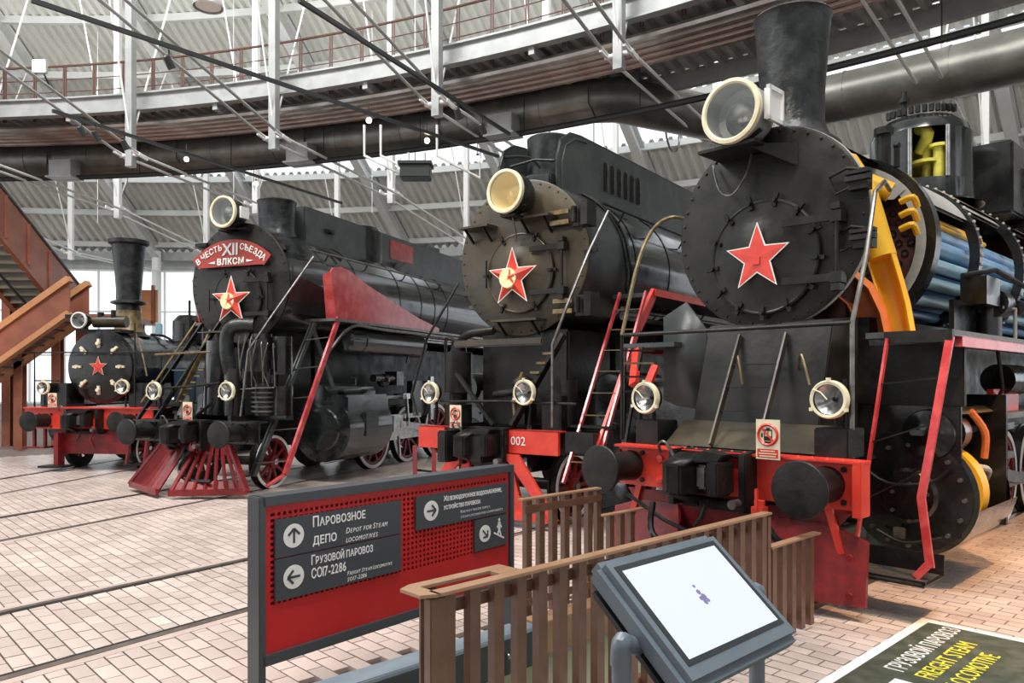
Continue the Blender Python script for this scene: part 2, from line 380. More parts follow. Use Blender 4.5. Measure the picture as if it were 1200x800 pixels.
while k < A1-.1:
    corr(M(), 28, 43.2, rz, k, k+DA, 16, .13).obj('roof_sheet', CEIL, CE); q = M(); corr(q, 45.2, 50.6, rz, k, k+DA, 16, .13).obj('roof_sheet', CEIL, CE)
    if k > -15: g = M(); g.add([pol(43.2, k, rz(43.2)), pol(45.2, k, rz(45.2)), pol(45.2, k+DA, rz(45.2)), pol(43.2, k+DA, rz(43.2))], [(0, 1, 2, 3)]); g.obj('skylight_pane', PANE, CE)
    r = M(); a, b_ = pol(28, k, rz(28)-.55), pol(50.4, k, rz(50.4)-.55)
    r.beam(a, b_, .04, .6); 
    for dz in (-.3, .3): r.beam(a+Vector((0, 0, dz)), b_+Vector((0, 0, dz)), .34, .04)
    r.obj('rafter', RAFT, CE)
    cpost = M(); cpost.cyl(pol(50, k, 0), pol(50, k, 8.3), .22); cpost.obj('roof_column', STW, CE)
    k += DA
wl = M(); arc(wl, 50.9, 51.2, 7.5, 9.0, A0, A1, 56); arc(wl, 50.9, 51.2, -.1, .8, A0, A1, 56)
WLB = struct(wl.obj('wall_back', STG)); arc(M(), 50.3, 50.6, 7.9, 8.3, A0, A1, 56).obj('eaves_beam', STG, WLB)
k = A0; n = 1
while k < A1-.1:
    w = M()
    for i in range(4): w.beam(pol(51, k+i*DA/4, .8), pol(51, k+i*DA/4, 7.5), .09, .12, pol(1, k)-pol(0, k))
    for z in (.85, 3.2, 5.4, 7.45): w.beam(pol(51, k, z), pol(51, k+DA, z), .1, .08)
    wo = struct(w.obj('window_%d' % n, STW))
    for i in range(4):
        a, b_ = k+i*DA/4, k+(i+1)*DA/4
        M().add([pol(51, a, .8), pol(51, b_, .8), pol(51, b_, 7.5), pol(51, a, 7.5)], [(0, 1, 2, 3)]).obj('pane', PANE, wo)
    k += DA; n += 1
# unseen hall behind the camera, added for contrasty reflections and top light: wall with tall windows and an inner roof with an open ring
wf = M()
for i in range(12): wf.bb(-40+6.5*i, -40+6.5*i+3.4, -14.3, -14, -.1, 18)
wf.bb(-40, 38, -14.3, -14, -.1, 2.2); wf.bb(-40, 38, -14.3, -14, 11, 19); struct(wf.obj('wall_front', mat('hall_wall_plaster', (.3, .28, .26), .7)))
ri = M(); arc(ri, 0.01, 19.5, 18.6, 18.8, -180, 180, 72); arc(ri, 24.5, 28.4, 18.3, 18.5, -180, 180, 72); struct(ri.obj('trim_1', RAFT))
# gallery ring with railing
ga = thing('gallery', 'grey ring gallery with corrugated underside hanging below the roof', 'gallery', pol(31, 10))
gi = ga.matrix_basis.inverted() if False else Matrix.Translation(-ga.location)
def gobj(m, name, mt, par, **k):
    off = -par.location; m.v = [tuple(Vector(v)+off) for v in m.v]; return m.obj(name, mt, par, **k)
q = M(); arc(q, 31, 31.03, 8.28, 8.66, A0, 62, 60); arc(q, 30.93, 31.13, 8.26, 8.3, A0, 62, 60); arc(q, 30.93, 31.13, 8.64, 8.68, A0, 62, 60); gobj(q, 'edge_beam', STG, ga)
q = M(); arc(q, 33.9, 34.05, 8.05, 8.4, A0, 62, 60); gobj(q, 'outer_beam', STG, ga)
q = M(); corr(q, 31.1, 33.9, lambda R: 8.42, -24.6, 62, 168, .1); gobj(q, 'deck', STG, ga)
for i in range(12):
    q = M(); a = -20.9+7.2*i; q.beam(pol(31, a, 8.2), pol(33.9, a, 8.2), .12, .16); gobj(q, 'deck_joist', STG, ga)
rl = thing('gallery_railing', 'brown pipe railing standing on the ring gallery', 'railing', pol(31.3, 10, 8.67))
posts = []
for i in range(44):
    a = -13+1.45*i; q = M()
    for da in (-.05, .05): q.box(pol(31.3, a+da, 8.9), (.03, .035, 1.3))
    gobj(q, 'railing_post', RUST, rl)
for z, r in ((9.58, .028), (9.25, .012), (8.95, .012)):
    q = M(); q.tube([pol(31.3, -16+1.5*i, z) for i in range(46)], r, 6); gobj(q, 'rail', RUST, rl)
# pipes below the gallery
PL = ('lowest', 'second', 'middle', 'fourth', 'topmost')
for i in range(5):
    R = 31.35+.26*i; t = M(); base = pol(R, 15, 8.1); t.tube([pol(R, -20+1.8*j, 8.08) for j in range(46)], .07 if i else .085, 8)
    t.v = [tuple(Vector(v)-base) for v in t.v]; o = t.obj('overhead_pipe', PIPEG if i < 2 else PIPEC)
    o.location = base; tag(o, ('nearest and brightest pipe of the five following the ring gallery', 'second nearest of the five pipes under the ring gallery', 'middle one of the five pipes under the ring gallery',
        'fourth, brownish pipe of the five under the ring gallery', 'farthest, brownish pipe of the five under the ring gallery')[i], 'pipe', 'pipes under the ring gallery')
# spiral duct: left run, jog, right run
dk = thing('ventilation_duct', 'long round grey spiral duct curving under the roof behind the locomotives', 'duct', pol(33, 10, 7.8))
q = M(); q.tube([pol(33, -14+2*i, 7.8) for i in range(23)]+[pol(33.2, 31, 7.8), pol(34.6, 32.3, 7.85), pol(36, 33.4, 7.9)]+[pol(36, 35+2*i, 7.9) for i in range(12)], [.44]*23+[.46, .48, .5]+[.5]*12, 20, 3) if False else \
    q.tube([pol(33, -14+2*i, 7.8) for i in range(23)]+[pol(33.2, 31, 7.8), pol(34.6, 32.3, 7.85), pol(36, 33.4, 7.9)]+[pol(36, 35+2*i, 7.9) for i in range(12)], [.44]*23+[.46, .48, .5]+[.5]*12, 20)
gobj(q, 'duct_tube', DUCT, dk)
for i in range(19):
    a = -12+3.1*i; R = 33 if a < 31 else 36; r = .455 if a < 31 else .515
    q = M(); q.lathe(pol(R, a, 7.8 if a < 31 else 7.9), pol(1, a+90)-pol(0, a+90), [(-.02, r-.03), (-.02, r), (.02, r), (.02, r-.03)], 20); gobj(q, 'duct_collar', DUCT, dk)
for i in range(9):
    a = -8+6.4*i; R = 33 if a < 31 else 36; q = M(); q.tube([pol(R-.46, a, 8.4), pol(R-.47, a, 7.6), pol(R, a, 7.32), pol(R+.4, a, 7.6)], .015, 5); gobj(q, 'duct_hanger', BTUBE, dk)
rp = thing('ring_track', 'dark pipe ring running in front of the duct below the gallery', 'cable track', pol(32.5, 10, 7.2))
q = M(); q.tube([pol(32.5, -16+1.6*i, 7.2) for i in range(46)], .065, 8); gobj(q, 'track_pipe', BTUBE, rp)
for i in range(12): q = M(); q.tube([pol(32.5, -9+4.6*i, 7.2), pol(32.5, -9+4.6*i, 8.3)], .012, 5); gobj(q, 'hanger_rod', BTUBE, rp)
for a, w in ((5.8, 'leftmost'), (17.6, 'middle'), (27.0, 'rightmost')):
    t = thing('junction_box', {'leftmost': 'grey steel box hung on the dark ring pipe above the stairs', 'middle': 'grey steel box hung on the dark ring pipe above the slogan locomotive', 'rightmost': 'grey steel box hung on the dark ring pipe above the brown-fronted locomotive'}[w], 'box', pol(32.4, a, 7.3), -radians(a), 'boxes on the ring pipe')
    M().bb(-.3, .3, -.2, .2, -.12, .3).obj('box_body', STG, t, .01); M().bb(-.36, .36, -.25, .25, -.16, -.12).obj('mounting_plate', STG, t)
# roof trusses
TAZ = [-10.2, -3, 4.2, 11.4, 18.4, 25.9, 33.1, 40.2, 47.4, 54.6]
TW = ('leftmost of the white roof trusses', 'white roof truss over the brown staircase', 'white roof truss left of the small locomotive chimney', 'white roof truss whose first post hangs above the small locomotive', 'white roof truss whose first post hangs above the slogan locomotive',
      'white roof truss whose first post hangs in the middle of the picture', 'white roof truss just left of the tall chimney', 'white roof truss right of the tall chimney', 'white roof truss above the boiler dome at the right', 'rightmost of the white roof trusses')
for (a, lb), zp in zip(zip(TAZ, TW), (7, 7, 7, 7, 7.1, 7.3, 7.45, 7.9, 8.1, 8.3)):
    t = thing('roof_truss', lb, 'truss', pol(30.7, a, 7.0), 0, 'roof trusses')
    tg = (pol(1, a+90)-pol(0, a+90)).normalized()
    rad_ = (pol(1, a)-pol(0, a)).normalized()
    for R, z in ((30.7, zp), (36.2, (zp+7.2)/2), (42, 6.75)):
        q = M(); q.beam(pol(R, a, z-.15), pol(R, a, rz(R)-.3), .17, .17, rad_); gobj(q, 'truss_post', STW if R > 31 else STG, t)
        q = M(); q.cyl(pol(R, a, z+.12)-tg*.27, pol(R, a, z+.12)+tg*.27, .045, n=10)
        for s in (-1, 1): q.beam(pol(R-.28, a, z+.16)+tg*.22*s, pol(R+.28, a, z+.1)+tg*.22*s, .05, .09)
        gobj(q, 'rod_joint', STW, t)
    for s in (-.22, .22):
        for R0, z0, R1, z1 in ((17, zp+3.1, 30.7, zp+.12), (30.7, zp+.12, 36.2, (zp+7.2)/2+.1), (36.2, (zp+7.2)/2+.1, 42, 6.88), (42, 6.88, 49.8, 7.3)):
            q = M(); q.tube([pol(R0, a, z0)+tg*s, pol(R1, a, z1)+tg*s], .032, 7); gobj(q, 'tie_rod', STG if R0 < 30 else STW, t)
    for R0, z0, R1, z1 in ((30.7, 7.4, 33.5, 15.3), (30.7, 7.4, 28.5, 16.9), (36.2, 7.4, 33.5, 15.3), (36.2, 7.4, 39.2, 12.9), (42, 7.1, 39.2, 12.9)):
        q = M(); q.tube([pol(R0, a, z0), pol(R1, a, z1)], .022, 6); gobj(q, 'brace_rod', STW, t)
# thin suspension wires
WN = ('leftmost', 'second from left', 'third from left', 'fourth from left', 'fifth from left', 'sixth from left', 'second from right', 'rightmost')
for wi, (a, R, z) in enumerate(((1.5, 38, 7.2), (7, 34, 7.2), (9.5, 37, 7.0), (14, 33.5, 7), (16, 38, 7.2), (21.5, 34, 7), (23, 38, 7), (29.5, 34, 7.2))):
    o = M().tube([(0, 0, 0), (0, 0, rz(R)-z-.3)], .012, 5).obj('suspension_wire', STW); o.location = pol(R, a, z); tag(o, 'thin white wire hanging from the roof, %s of the eight' % WN[wi], 'wire', 'thin hanging wires')
# black lighting tracks with small spotlights and bulbs
TRK = [((-6.2, 9.8, 6.8), (-.3, 16.6, 6.8), 'black lighting track crossing the top left corner'), ((-2.75, 9.8, 6.8), (-.05, 15.1, 6.8), 'black lighting track crossing the top middle toward the brown-fronted locomotive'),
       ((-8.35, 13.8, 6.8), (-4.7, 20.95, 6.8), 'black lighting track with three spotlights above the staircase')]
for p, q_, lb in TRK:
    o = M().beam((0, 0, 0), Vector(q_)-Vector(p), .05, .06).obj('lighting_track', BTUBE); o.location = p; tag(o, lb, 'lighting track', 'black lighting tracks')
def spot(loc, d, lb):
    t = thing('track_spotlight', lb, 'spotlight', loc, 0, 'spotlights on the tracks'); d = Vector(d).normalized()
    M().tube([(0, 0, 0), (0, 0, -.14)], .012, 6).obj('stem', BTUBE, t); c = Vector((0, 0, -.18))
    M().lathe(c-d*.1, d, [(0, .03), (.02, .055), (.2, .06), (.2, .05), (.14, .045)], 12).obj('lamp_housing', BTUBE, t)
    M().cyl(c+d*.05, c+d*.055, .045, n=12).obj('lamp_lens', SHADE, t)
for px_, D, lb in ((-5.06, 11.2, 'spotlight on the black track crossing the top left corner'), (-8.1, 14.3, 'leftmost of three spotlights above the staircase'), (-7.97, 14.55, 'middle of three spotlights above the staircase'), (-7.7, 15.1, 'rightmost of three spotlights above the staircase'),
                   (-.95, 13.35, 'upper spotlight on the track in the top middle'), (-.55, 14.15, 'lower spotlight on the track in the top middle')):
    spot((px_, D, 6.77), (.3, .5, -.9), lb)
def bulb(loc, lb, r=.055):
    t = thing('hanging_bulb', lb, 'bulb', loc, 0, 'glowing bulbs under the roof')
    M().tube([(0, 0, .07), (0, 0, .35)], .008, 5).obj('cord', BTUBE, t); M().cyl((0, 0, .03), (0, 0, .1), .025, n=8).obj('socket', BTUBE, t)
    M().ball((0, 0, 0), r, 10).obj('glass_bulb', LAMPON, t)
for X, D, z, lb in ((-7.5, 17.5, 7.0, 'glowing bulb right of the small chimney track'), (-6.1, 18.1, 6.6, 'glowing bulb above the slogan locomotive headlamp'), (-2.75, 14.6, 6.9, 'glowing bulb beside the white square hook frames'), (-1.7, 15.2, 6.7, 'glowing bulb above the dark hanging box'), (-.7, 15.4, 6.4, 'glowing bulb left of the brown-fronted locomotive casing')):
    bulb((X, D, z), lb)
hk = thing('floodlight', 'dark floodlight box hanging from square hooks above the middle locomotives', 'floodlight', (-2.05, 16.2, 6.35))
M().bb(-.32, .32, -.2, .2, -.16, .12).obj('floodlight_body', BTUBE, hk, .02); M().bb(-.36, .36, -.25, .25, .12, .18).obj('floodlight_lid', BTUBE, hk)
for i, X in enumerate((-1.1, -.75, .45)):
    q = M().tube([(X, 0, 1.0), (X, 0, .35), (X+.9, .3, -.05), (X+.9, .3, .5)], .03, 6); q.obj('hook_frame', STW, hk)
pd = thing('pendant_lamp', 'grey bell-shaped pendant lamp at the top edge', 'lamp', (-4.0, 10, 6.8))
M().lathe((0, 0, 0), (0, 0, 1), [(0, .19), (.02, .195), (.1, .16), (.2, .07), (.32, .05)], 24).obj('lamp_shade', SHADE, pd); M().cyl((0, 0, .3), (0, 0, .7), .02, n=8).obj('stem', BTUBE, pd); M().cyl((0, 0, .02), (0, 0, .03), .16, n=20).obj('diffuser', STW, pd)
fl = thing('floodlamp', 'bright glowing lamp at the left below the gallery railing', 'lamp', (-10.6, 17.0, 8.95))
M().box((0, .06, 0), (.3, .1, .3)).obj('lamp_housing', SHADE, fl, .01); M().box((0, 0, 0), (.24, .03, .24)).obj('lamp_face', LAMPBIG, fl); M().tube([(0, .1, 0), (0, .4, -.3)], .02, 6).obj('arm', BTUBE, fl)
# ---------- staircase at the left ----------
stc = thing('staircase', 'rust-brown steel staircase with two flights at the left edge', 'staircase', (-12.8, 21.5, 0))
def sobj(m, name, mt, **k): m.v = [tuple(Vector(v)-stc.location) for v in m.v]; return m.obj(name, mt, stc, **k)
YZs = lambda a, c, t: (t, a, c)
zt_ = lambda y: 4.75+(22-y)*.6
for x, nm in ((-12.7, 'parapet_panel'), (-13.95, 'parapet_panel')):
    sobj(M().prism([(22.3, 4.7), (22.3, 3.6), (21.6, 3.75), (14, zt_(14)-1.1), (14, zt_(14))], YZs, x-.03, x+.03), nm, STAIR)
    sobj(M().beam((x, 22.3, 4.66), (x, 14, zt_(14)+.04), .12, .06), 'handrail_cap', BTUBE); sobj(M().beam((x, 21.6, 3.72), (x, 14, zt_(14)-1.12), .16, .1), 'parapet_flange', STAIR)
    for i in range(9): y = 21.7-.9*i; sobj(M().bb(x-.07, x+.07, y-.04, y+.04, zt_(y)-1.08, zt_(y)), 'parapet_stiffener', STAIR)
for i in range(26):
    y = 21.6-.29*i; z = zt_(y)-1.12; sobj(M().bb(-13.95, -12.7, y-.32, y, z, z+.05), 'stair_tread', TREAD); sobj(M().bb(-13.95, -12.7, y-.02, y, z-.14, z), 'stair_riser', TREAD)
sobj(M().beam((-13.4, 21.8, 3.5), (-13.4, 14, zt_(14)-1.32), .05, .05), 'stair_runner', BTUBE)
lo_ = [(-14.9, 2.35), (-11.75, 4.6), (-11.75, 4.3), (-12.1, 3.55), (-15.2, .9)]
for y, mt in ((20.1, STAIRO), (21.0, STAIR)):
    sobj(M().beam((-15.6, y, 1.85), (-11.7, y, 4.6), .22, .16), 'stringer_cap', STAIRO); sobj(M().beam((-15.6, y, .95), (-11.7, y, 3.7), .22, .14), 'stringer_cap', STAIRO)
    sobj(M().prism([(-15.6, .95), (-15.6, 1.85), (-11.7, 4.6), (-11.7, 3.7)], XZ, y-.02, y+.02), 'stringer_web', STAIR)
for i in range(13):
    x = -15.4+.28*i; z = 1.25+.2*i; sobj(M().bb(x, x+.3, 20.15, 21, z, z+.05), 'stair_tread', TREAD)
sobj(M().bb(-11.8, -10.7, 20.4, 22.8, 3.55, 3.7), 'landing', STAIR)
for x in (-11.75, -11.2, -10.7): sobj(M().bb(x-.04, x+.04, 22.6, 22.7, 3.6, 4.75), 'landing_post', STAIR)
sobj(M().bb(-11.8, -10.6, 22.7, 22.74, 3.65, 4.62), 'landing_panel', STAIRO)
for x, y, z in ((-13.6, 21, 3.2), (-12.8, 21.4, 3.7), (-12.0, 21.2, 3.7), (-11.0, 22.4, 3.6), (-14.6, 22, 5)): 
    q = M(); q.bb(x-.12, x+.12, y-.11, y-.09, 0, z); q.bb(x-.12, x+.12, y+.09, y+.11, 0, z); q.bb(x-.01, x+.01, y-.1, y+.1, 0, z); sobj(q, 'stair_column', STAIR)
# ================= LOCOMOTIVES (x = sideways, y = back along the engine, z = up; origin under the buffer faces) =================
def buffer(L, v, m=BLK, r=.225, z=1.06, u0=.55, shank=.11):
    b = M().lathe((v, 0, z), (0, 1, 0), [(.0, .0), (.003, r*.75), (.012, r-.008), (.022, r), (.04, r-.002), (.06, r*.8), (.075, shank*.75), (.3, shank*.75)], 32).obj('buffer', m, L)
    M().lathe((v, 0, z), (0, 1, 0), [(.16, shank*.7), (.16, shank*1.15), (.2, shank*1.2), (u0-.05, shank*1.35), (u0-.04, shank*1.7), (u0, shank*1.7)], 24).obj('buffer_shank', SAT, b)
    q = M()
    for sx in (-1, 1):
        for sz in (-1, 1): q.cyl((v+sx*.14, u0-.07, z+sz*.13), (v+sx*.14, u0-.01, z+sz*.13), .025, n=6)
    q.obj('buffer_bolts', m, b)
def wheel(L, v, u, r, side, nsp=10, tyre=WHT, body=DRED, name='wheel'):
    s = side; w = M()
    w.lathe((v, u, r), (s, 0, 0), [(-.07, r*.5), (-.07, r+.025), (-.04, r+.025), (-.035, r), (.055, r-.008), (.055, r*.87), (.0, r*.86)], 40)
    w2 = w.obj(name, SAT, L)
    M().lathe((v, u, r), (s, 0, 0), [(.05, r-.004), (.062, r-.008), (.062, r*.885), (.05, r*.88)], 40).obj('tyre', tyre, w2)
    h = M(); h.lathe((v, u, r), (s, 0, 0), [(-.03, r*.88), (.045, r*.88), (.045, r*.78), (-.03, r*.77)], 36); h.cyl((v-.05*s, u, r), (v+.09*s, u, r), r*.24, n=20)
    for i in range(nsp):
        a = 2*pi*i/nsp; d = Vector((0, cos(a), sin(a))); c = Vector((v+.02*s, u, r)); h.beam(c+d*r*.2, c+d*r*.82, .05, .045, (1, 0, 0))
    h.obj('wheel_centre', body, w2); M().cyl((v+.08*s, u, r), (v+.12*s, u, r), r*.11, n=14).obj('axle_end', SILV, w2)
    return w2
def wheelset(L, u, r, **k): 
    wheel(L, .79, u, r, 1, **k); wheel(L, -.79, u, r, -1, **k); M().cyl((-.8, u, r), (.8, u, r), .08).obj('axle', SAT, L)
def marker(L, v, u, z, r=.15, stand=1.27, rim=CREAM):
    b = M().lathe((v, u, z), (0, 1, 0), [(-.02, r*.93), (.0, r*.96), (.09, r*.9), (.15, r*.5), (.2, r*.3), (.2, 0)], 28).obj('marker_lamp', SAT, L)
    M().lathe((v, u, z), (0, 1, 0), [(-.03, r*.83), (-.035, r*.98), (-.02, r*1.05), (.02, r*1.05), (.025, r*.95)], 32).obj('lamp_rim', rim, b)
    M().lathe((v, u, z), (0, 1, 0), [(.1, .02), (.06, r*.4), (.0, r*.82)], 24).obj('reflector', SILV, b)
    M().lathe((v, u, z), (0, 1, 0), [(-.05, 0), (-.045, r*.4), (-.03, r*.84)], 24).obj('lens', GLASS, b)
    for a in (90, 210, 330):
        d = Vector((cos(radians(a)), 0, sin(radians(a)))); M().box(Vector((v, u-.02, z))+d*r*1.08, (.03, .03, .03)).obj('rim_clip', rim, b)
    M().tube([(v, u-.045, z), (v-.35*r, u-.05, z+.4*r), (v-.8*r, u-.03, z+.55*r)], .006, 5).obj('guard_wire', rim, b)
    M().tube([(v, u+.12, z-.05), (v, u+.14, z-r*1.3), (v, u+.1, stand)], .022, 8).obj('lamp_bracket', SAT, b)
def headlamp(L, v, u, z, r, rim=CREAM, refl=GOLD, depth=.42, body=BLK, tilt=0., deep=True, foot=None):
    d = (0, 1, 0)
    b = M().lathe((v, u, z), d, [(0, r*.96), (.01, r*1.0), (depth*.55, r*.97), (depth*.8, r*.78), (depth, r*.35), (depth, 0)], 36).obj('headlamp', body, L)
    M().lathe((v, u, z), d, [(-.02, r*.87), (-.035, r*.93), (-.03, r*1.04), (.02, r*1.05), (.03, r*1.0)], 40).obj('lamp_rim', rim, b)
    if deep:
        M().lathe((v, u, z), d, [(.0, r*.9), (depth*.4, r*.88), (depth*.45, r*.66)], 32).obj('lamp_lining', refl, b)
        M().lathe((v, u, z), d, [(depth*.45, r*.68), (depth*.6, r*.55), (depth*.72, r*.3), (depth*.76, 0)], 32).obj('reflector', SILV, b); M().ball((v, u+depth*.55, z), .03).obj('lamp_bulb', WHT, b)
    else:
        M().lathe((v, u, z), d, [(.0, r*.88), (depth*.2, r*.8), (depth*.45, r*.5), (depth*.5, 0)], 32).obj('reflector', refl, b); M().ball((v, u+depth*.3, z), .035).obj('lamp_bulb', PGLD, b)
    M().cyl((v, u-.02, z), (v, u-.024, z), r*.88, n=32).obj('front_glass', GLASS, b)
    if foot: 
        q = M(); q.bb(v-.12, v+.12, u+.05, u+depth*.8, foot, foot+.03); q.bb(v-.03, v+.03, u+.1, u+.3, foot, z-r*.9); q.beam((v-.25, u+.1, z-r*.7), (v-.05, u+.1, foot), .03, .03); q.beam((v+.25, u+.1, z-r*.7), (v+.05, u+.1, foot), .03, .03)
        q.obj('lamp_foot', SAT, b)
    return b
def smokebox(L, u, z, r, front=CHAR, shell=BOIL, length=2.0, nriv=40):
    b = M().lathe((0, u, z), (0, 1, 0), [(0, 0), (0, r-.03), (.012, r), (.05, r)], 64).obj('smokebox_front', front, L)
    q = M()
    for i in range(nriv): a = 2*pi*i/nriv; q.lathe((r*.955*sin(a), u, z+r*.955*cos(a)), (0, -1, 0), [(0, .017), (.01, .012), (.014, 0)], 6)
    q.obj('front_rivets', front, b)
    if shell: M().lathe((0, u+.05, z), (0, 1, 0), [(0, r-.012), (length, r-.012)], 64).obj('smokebox', shell, L)
    return b
def door(L, u, z, r, m, dogs=12, dogm=SAT, dlen=.12, dish=.1):
    b = M().lathe((0, u, z), (0, -1, 0), [(0, r), (.03, r), (.035, r*.96), (.03, r*.9), (dish*.5+.02, r*.6), (dish*.85+.02, r*.3), (dish+.02, 0)], 48).obj('smokebox_door', m, L)
    M().torus((0, u-.02, z), (0, 1, 0), r, .022, 48, 8).obj('door_ring', m, b)
    for i in range(dogs):
        a = 2*pi*(i+.5)/dogs; d = Vector((sin(a), 0, cos(a))); c = Vector((0, u-.04, z))+d*r
        q = M(); q.beam(c-d*dlen*.45, c+d*dlen*.55, .04, .035, (0, 1, 0)); q.cyl(c+Vector((0, .0, 0)), c+Vector((0, -.05, 0)), .022, n=8); q.obj('door_clamp', dogm, b)
    return b
def hinge(L, u, z, r, m=SAT, side=1, dz=.24):
    x1 = side*(r+.2); b = M().cyl((x1, u-.07, z-dz-.1), (x1, u-.07, z+dz+.1), .022, n=10).obj('door_hinge', m, L)
    for s in (-1, 1):
        q = M(); q.beam((side*r*.45, u-.1, z+s*dz), (x1, u-.07, z+s*dz), .03, .07); q.bb(x1-.05, x1+.05, u-.1, u+.02, z+s*dz-.05, z+s*dz+.05); q.obj('hinge_strap', m, b)
    for zz in (z+dz+.09, z-dz-.09): M().bb(x1-.04, x1+.04, u-.11, u, zz-.03, zz+.03).obj('hinge_bracket', m, b)
def star_part(L, u, z, R, medal=True, flat=False, inner=.4, edge=WHT, body=RED, x=0.):
    b = M().prism([(x+p, z+q) for p, q in star(R, inner)], XZ, u-.012, u).obj('star', edge, L, label='white edge of the star')
    P = star(R*.93, inner*.97); q = M(); h = .006 if flat else R*.2
    q.add([(x, u-.014-h, z)]+[(x+a, u-.014, z+c) for a, c in P], [(0, i+1, (i+1) % 10+1) for i in range(10)]); so = q.obj('star_face', body, b)
    for p in so.data.polygons: p.use_smooth = False
    if medal: M().lathe((x-.04, u-.02, z-.01), (0, -1, 0), [(0, R*.33), (.05, R*.33), (.055, R*.3), (.05, R*.27), (.075, 0)], 28).obj('medallion', PGLD, b)
def coupler(L, z=1.04, u=.0, m=SAT, w=1.):
    # automatic knuckle coupler: big tooth, small tooth, lock between them, guide frame on the beam
    b = M().prism([(-.3, .3), (-.34, .12), (-.3, -.06), (-.2, -.12), (-.1, -.08), (-.06, .06), (-.02, .2), (.1, .24), (.2, .3)], lambda a, c, t: (a*w, u+c+.12, t), z-.15, z+.12).obj('coupler', m, L, .018)
    M().prism([(.06, .22), (.1, .02), (.17, -.08), (.25, -.06), (.27, .1), (.22, .26)], lambda a, c, t: (a*w, u+c+.12, t), z-.13, z+.15).obj('small_tooth', m, b, .015)
    for pts in ([(-.3, u+.06, z+.12), (-.08, u+.04, z+.12), (-.02, u+.3, z+.2), (-.3, u+.34, z+.2)], [(-.3, u+.06, z-.15), (-.12, u+.04, z-.15), (-.08, u+.3, z-.26), (-.28, u+.34, z-.24)]):
        s_ = M().add(pts, [(0, 1, 2, 3)]).obj('tooth_rib', m, b); md = s_.modifiers.new('t', 'SOLIDIFY'); md.thickness = .03
    M().bb(-.05, .06, u+.2, u+.32, z-.1, z+.11).obj('coupler_lock', DST, b, .02)
    M().prism([(-.06, z+.13), (.2, z+.15), (.24, z+.21), (.05, z+.24), (-.04, z+.2)], XZ, u+.16, u+.34).obj('head_cover', m, b, .01)
    M().bb(-.1, .1, u+.3, u+.8, z-.12, z+.12).obj('coupler_shank', m, b)
    for x0, x1, y0, y1, z0, z1 in ((-.4, -.33, u+.3, u+.62, z-.28, z+.22), (.3, .37, u+.3, u+.62, z-.28, z+.22), (-.4, .37, u+.42, u+.62, z+.17, z+.22), (-.34, .34, u+.42, u+.6, z-.3, z-.22)):
        M().bb(x0, x1, y0, y1, z0, z1).obj('coupler_guide', m, L, .012)
    M().tube([(-.3, u+.3, z+.1), (-.38, u+.24, z+.28), (-.47, u+.26, z+.26), (-.48, u+.3, z+.18)], .014, 6, 3).obj('release_lever', DST, b)
    M().tube([(.0, u+.32, z-.2), (-.04, u+.28, z-.36), (-.12, u+.3, z-.44)], .02, 6).obj('lock_chain', m, b)
    M().cyl((.3, u+.2, z-.2), (.3, u+.34, z-.2), .04, n=12).obj('coupler_pin', DST, b)
def hose(L, pts, r=.028, m=BLK, cock=None):
    b = M().tube(pts, r, 8, 5).obj('brake_hose', m, L)
    if cock:
        p = Vector(pts[0]); q = M(); q.box(p, (.1, .1, .1)); q.cyl(p+Vector((0, 0, -.06)), p+Vector((0, 0, .1)), .045, n=10); q.beam(p+Vector((0, -.05, .03)), p+Vector((0, -.05, .2)), .03, .02); q.obj('hose_cock', cock, b)
def warning(L, v, u, z, w=.19, h=.3):
    b = M().bb(v-w/2, v+w/2, u, u+.01, z, z+h).obj('warning_sign', CREAM, L, label='cream sign with a crossed-out black tram in a red ring'); cz = z+h*.62; R = w*.4
    M().torus((v, u-.001, cz), (0, 1, 0), R, .012*w/.19, 32, 4).obj('prohibition_ring', RED, b)
    q = M(); s = w/.19
    q.bb(v-.03*s, v+.035*s, u-.003, u, cz-.045*s, cz-.012*s); q.bb(v-.03*s, v+.035*s, u-.003, u, cz+.03*s, cz+.04*s); q.bb(v-.03*s, v-.024*s, u-.003, u, cz-.02*s, cz+.035*s); q.bb(v+.029*s, v+.035*s, u-.003, u, cz-.02*s, cz+.035*s); q.bb(v, v+.005*s, u-.003, u, cz-.02*s, cz+.035*s)
    q.bb(v-.025*s, v+.03*s, u-.003, u, cz-.066*s, cz-.05*s); q.bb(v-.01*s, v+.015*s, u-.003, u, cz+.04*s, cz+.052*s); q.bb(v-.052*s, v-.04*s, u-.003, u, cz-.02*s, cz+.01*s); q.obj('tram_symbol', PITCHB, b)
    M().beam((v-R*.7, u-.004, cz+R*.7), (v+R*.7, u-.004, cz-R*.7), .004, .014*s).obj('slash', RED, b)
    M().bb(v-w*.44, v+w*.44, u-.003, u, z+.015, z+h*.26).obj('caption_panel', RED, b)
    q = M(); 
    for i, k in enumerate((.3, .38, .34)): q.bb(v-w*k, v+w*k, u-.005, u-.002, z+h*(.21-.065*i)-.004, z+h*(.21-.065*i)+.004)
    q.obj('caption_lines', CREAM, b)
def ladder(L, a0, a1, b0, b1, n, m=BLK, rm=None, w=.05, t=.02, name='ladder', r=.012, k0=.1, k1=.9, up=(0, 1, 0)):
    a0, a1, b0, b1 = map(Vector, (a0, a1, b0, b1)); rm = rm or m
    b = M().beam(a0, a1, w, t, up).obj(name, m, L); M().beam(b0, b1, w, t, up).obj('side_rail', m, b)
    for i in range(n):
        f = k0+(k1-k0)*i/max(1, n-1); M().beam(a0.lerp(a1, f), b0.lerp(b1, f), r*3, r, (0, 0, 1)).obj('rung', rm, b)
    return b
def rod(L, pts, r=.018, m=SAT, name='handrail', n=8, sm=0): return M().tube(pts, r, n, sm).obj(name, m, L)
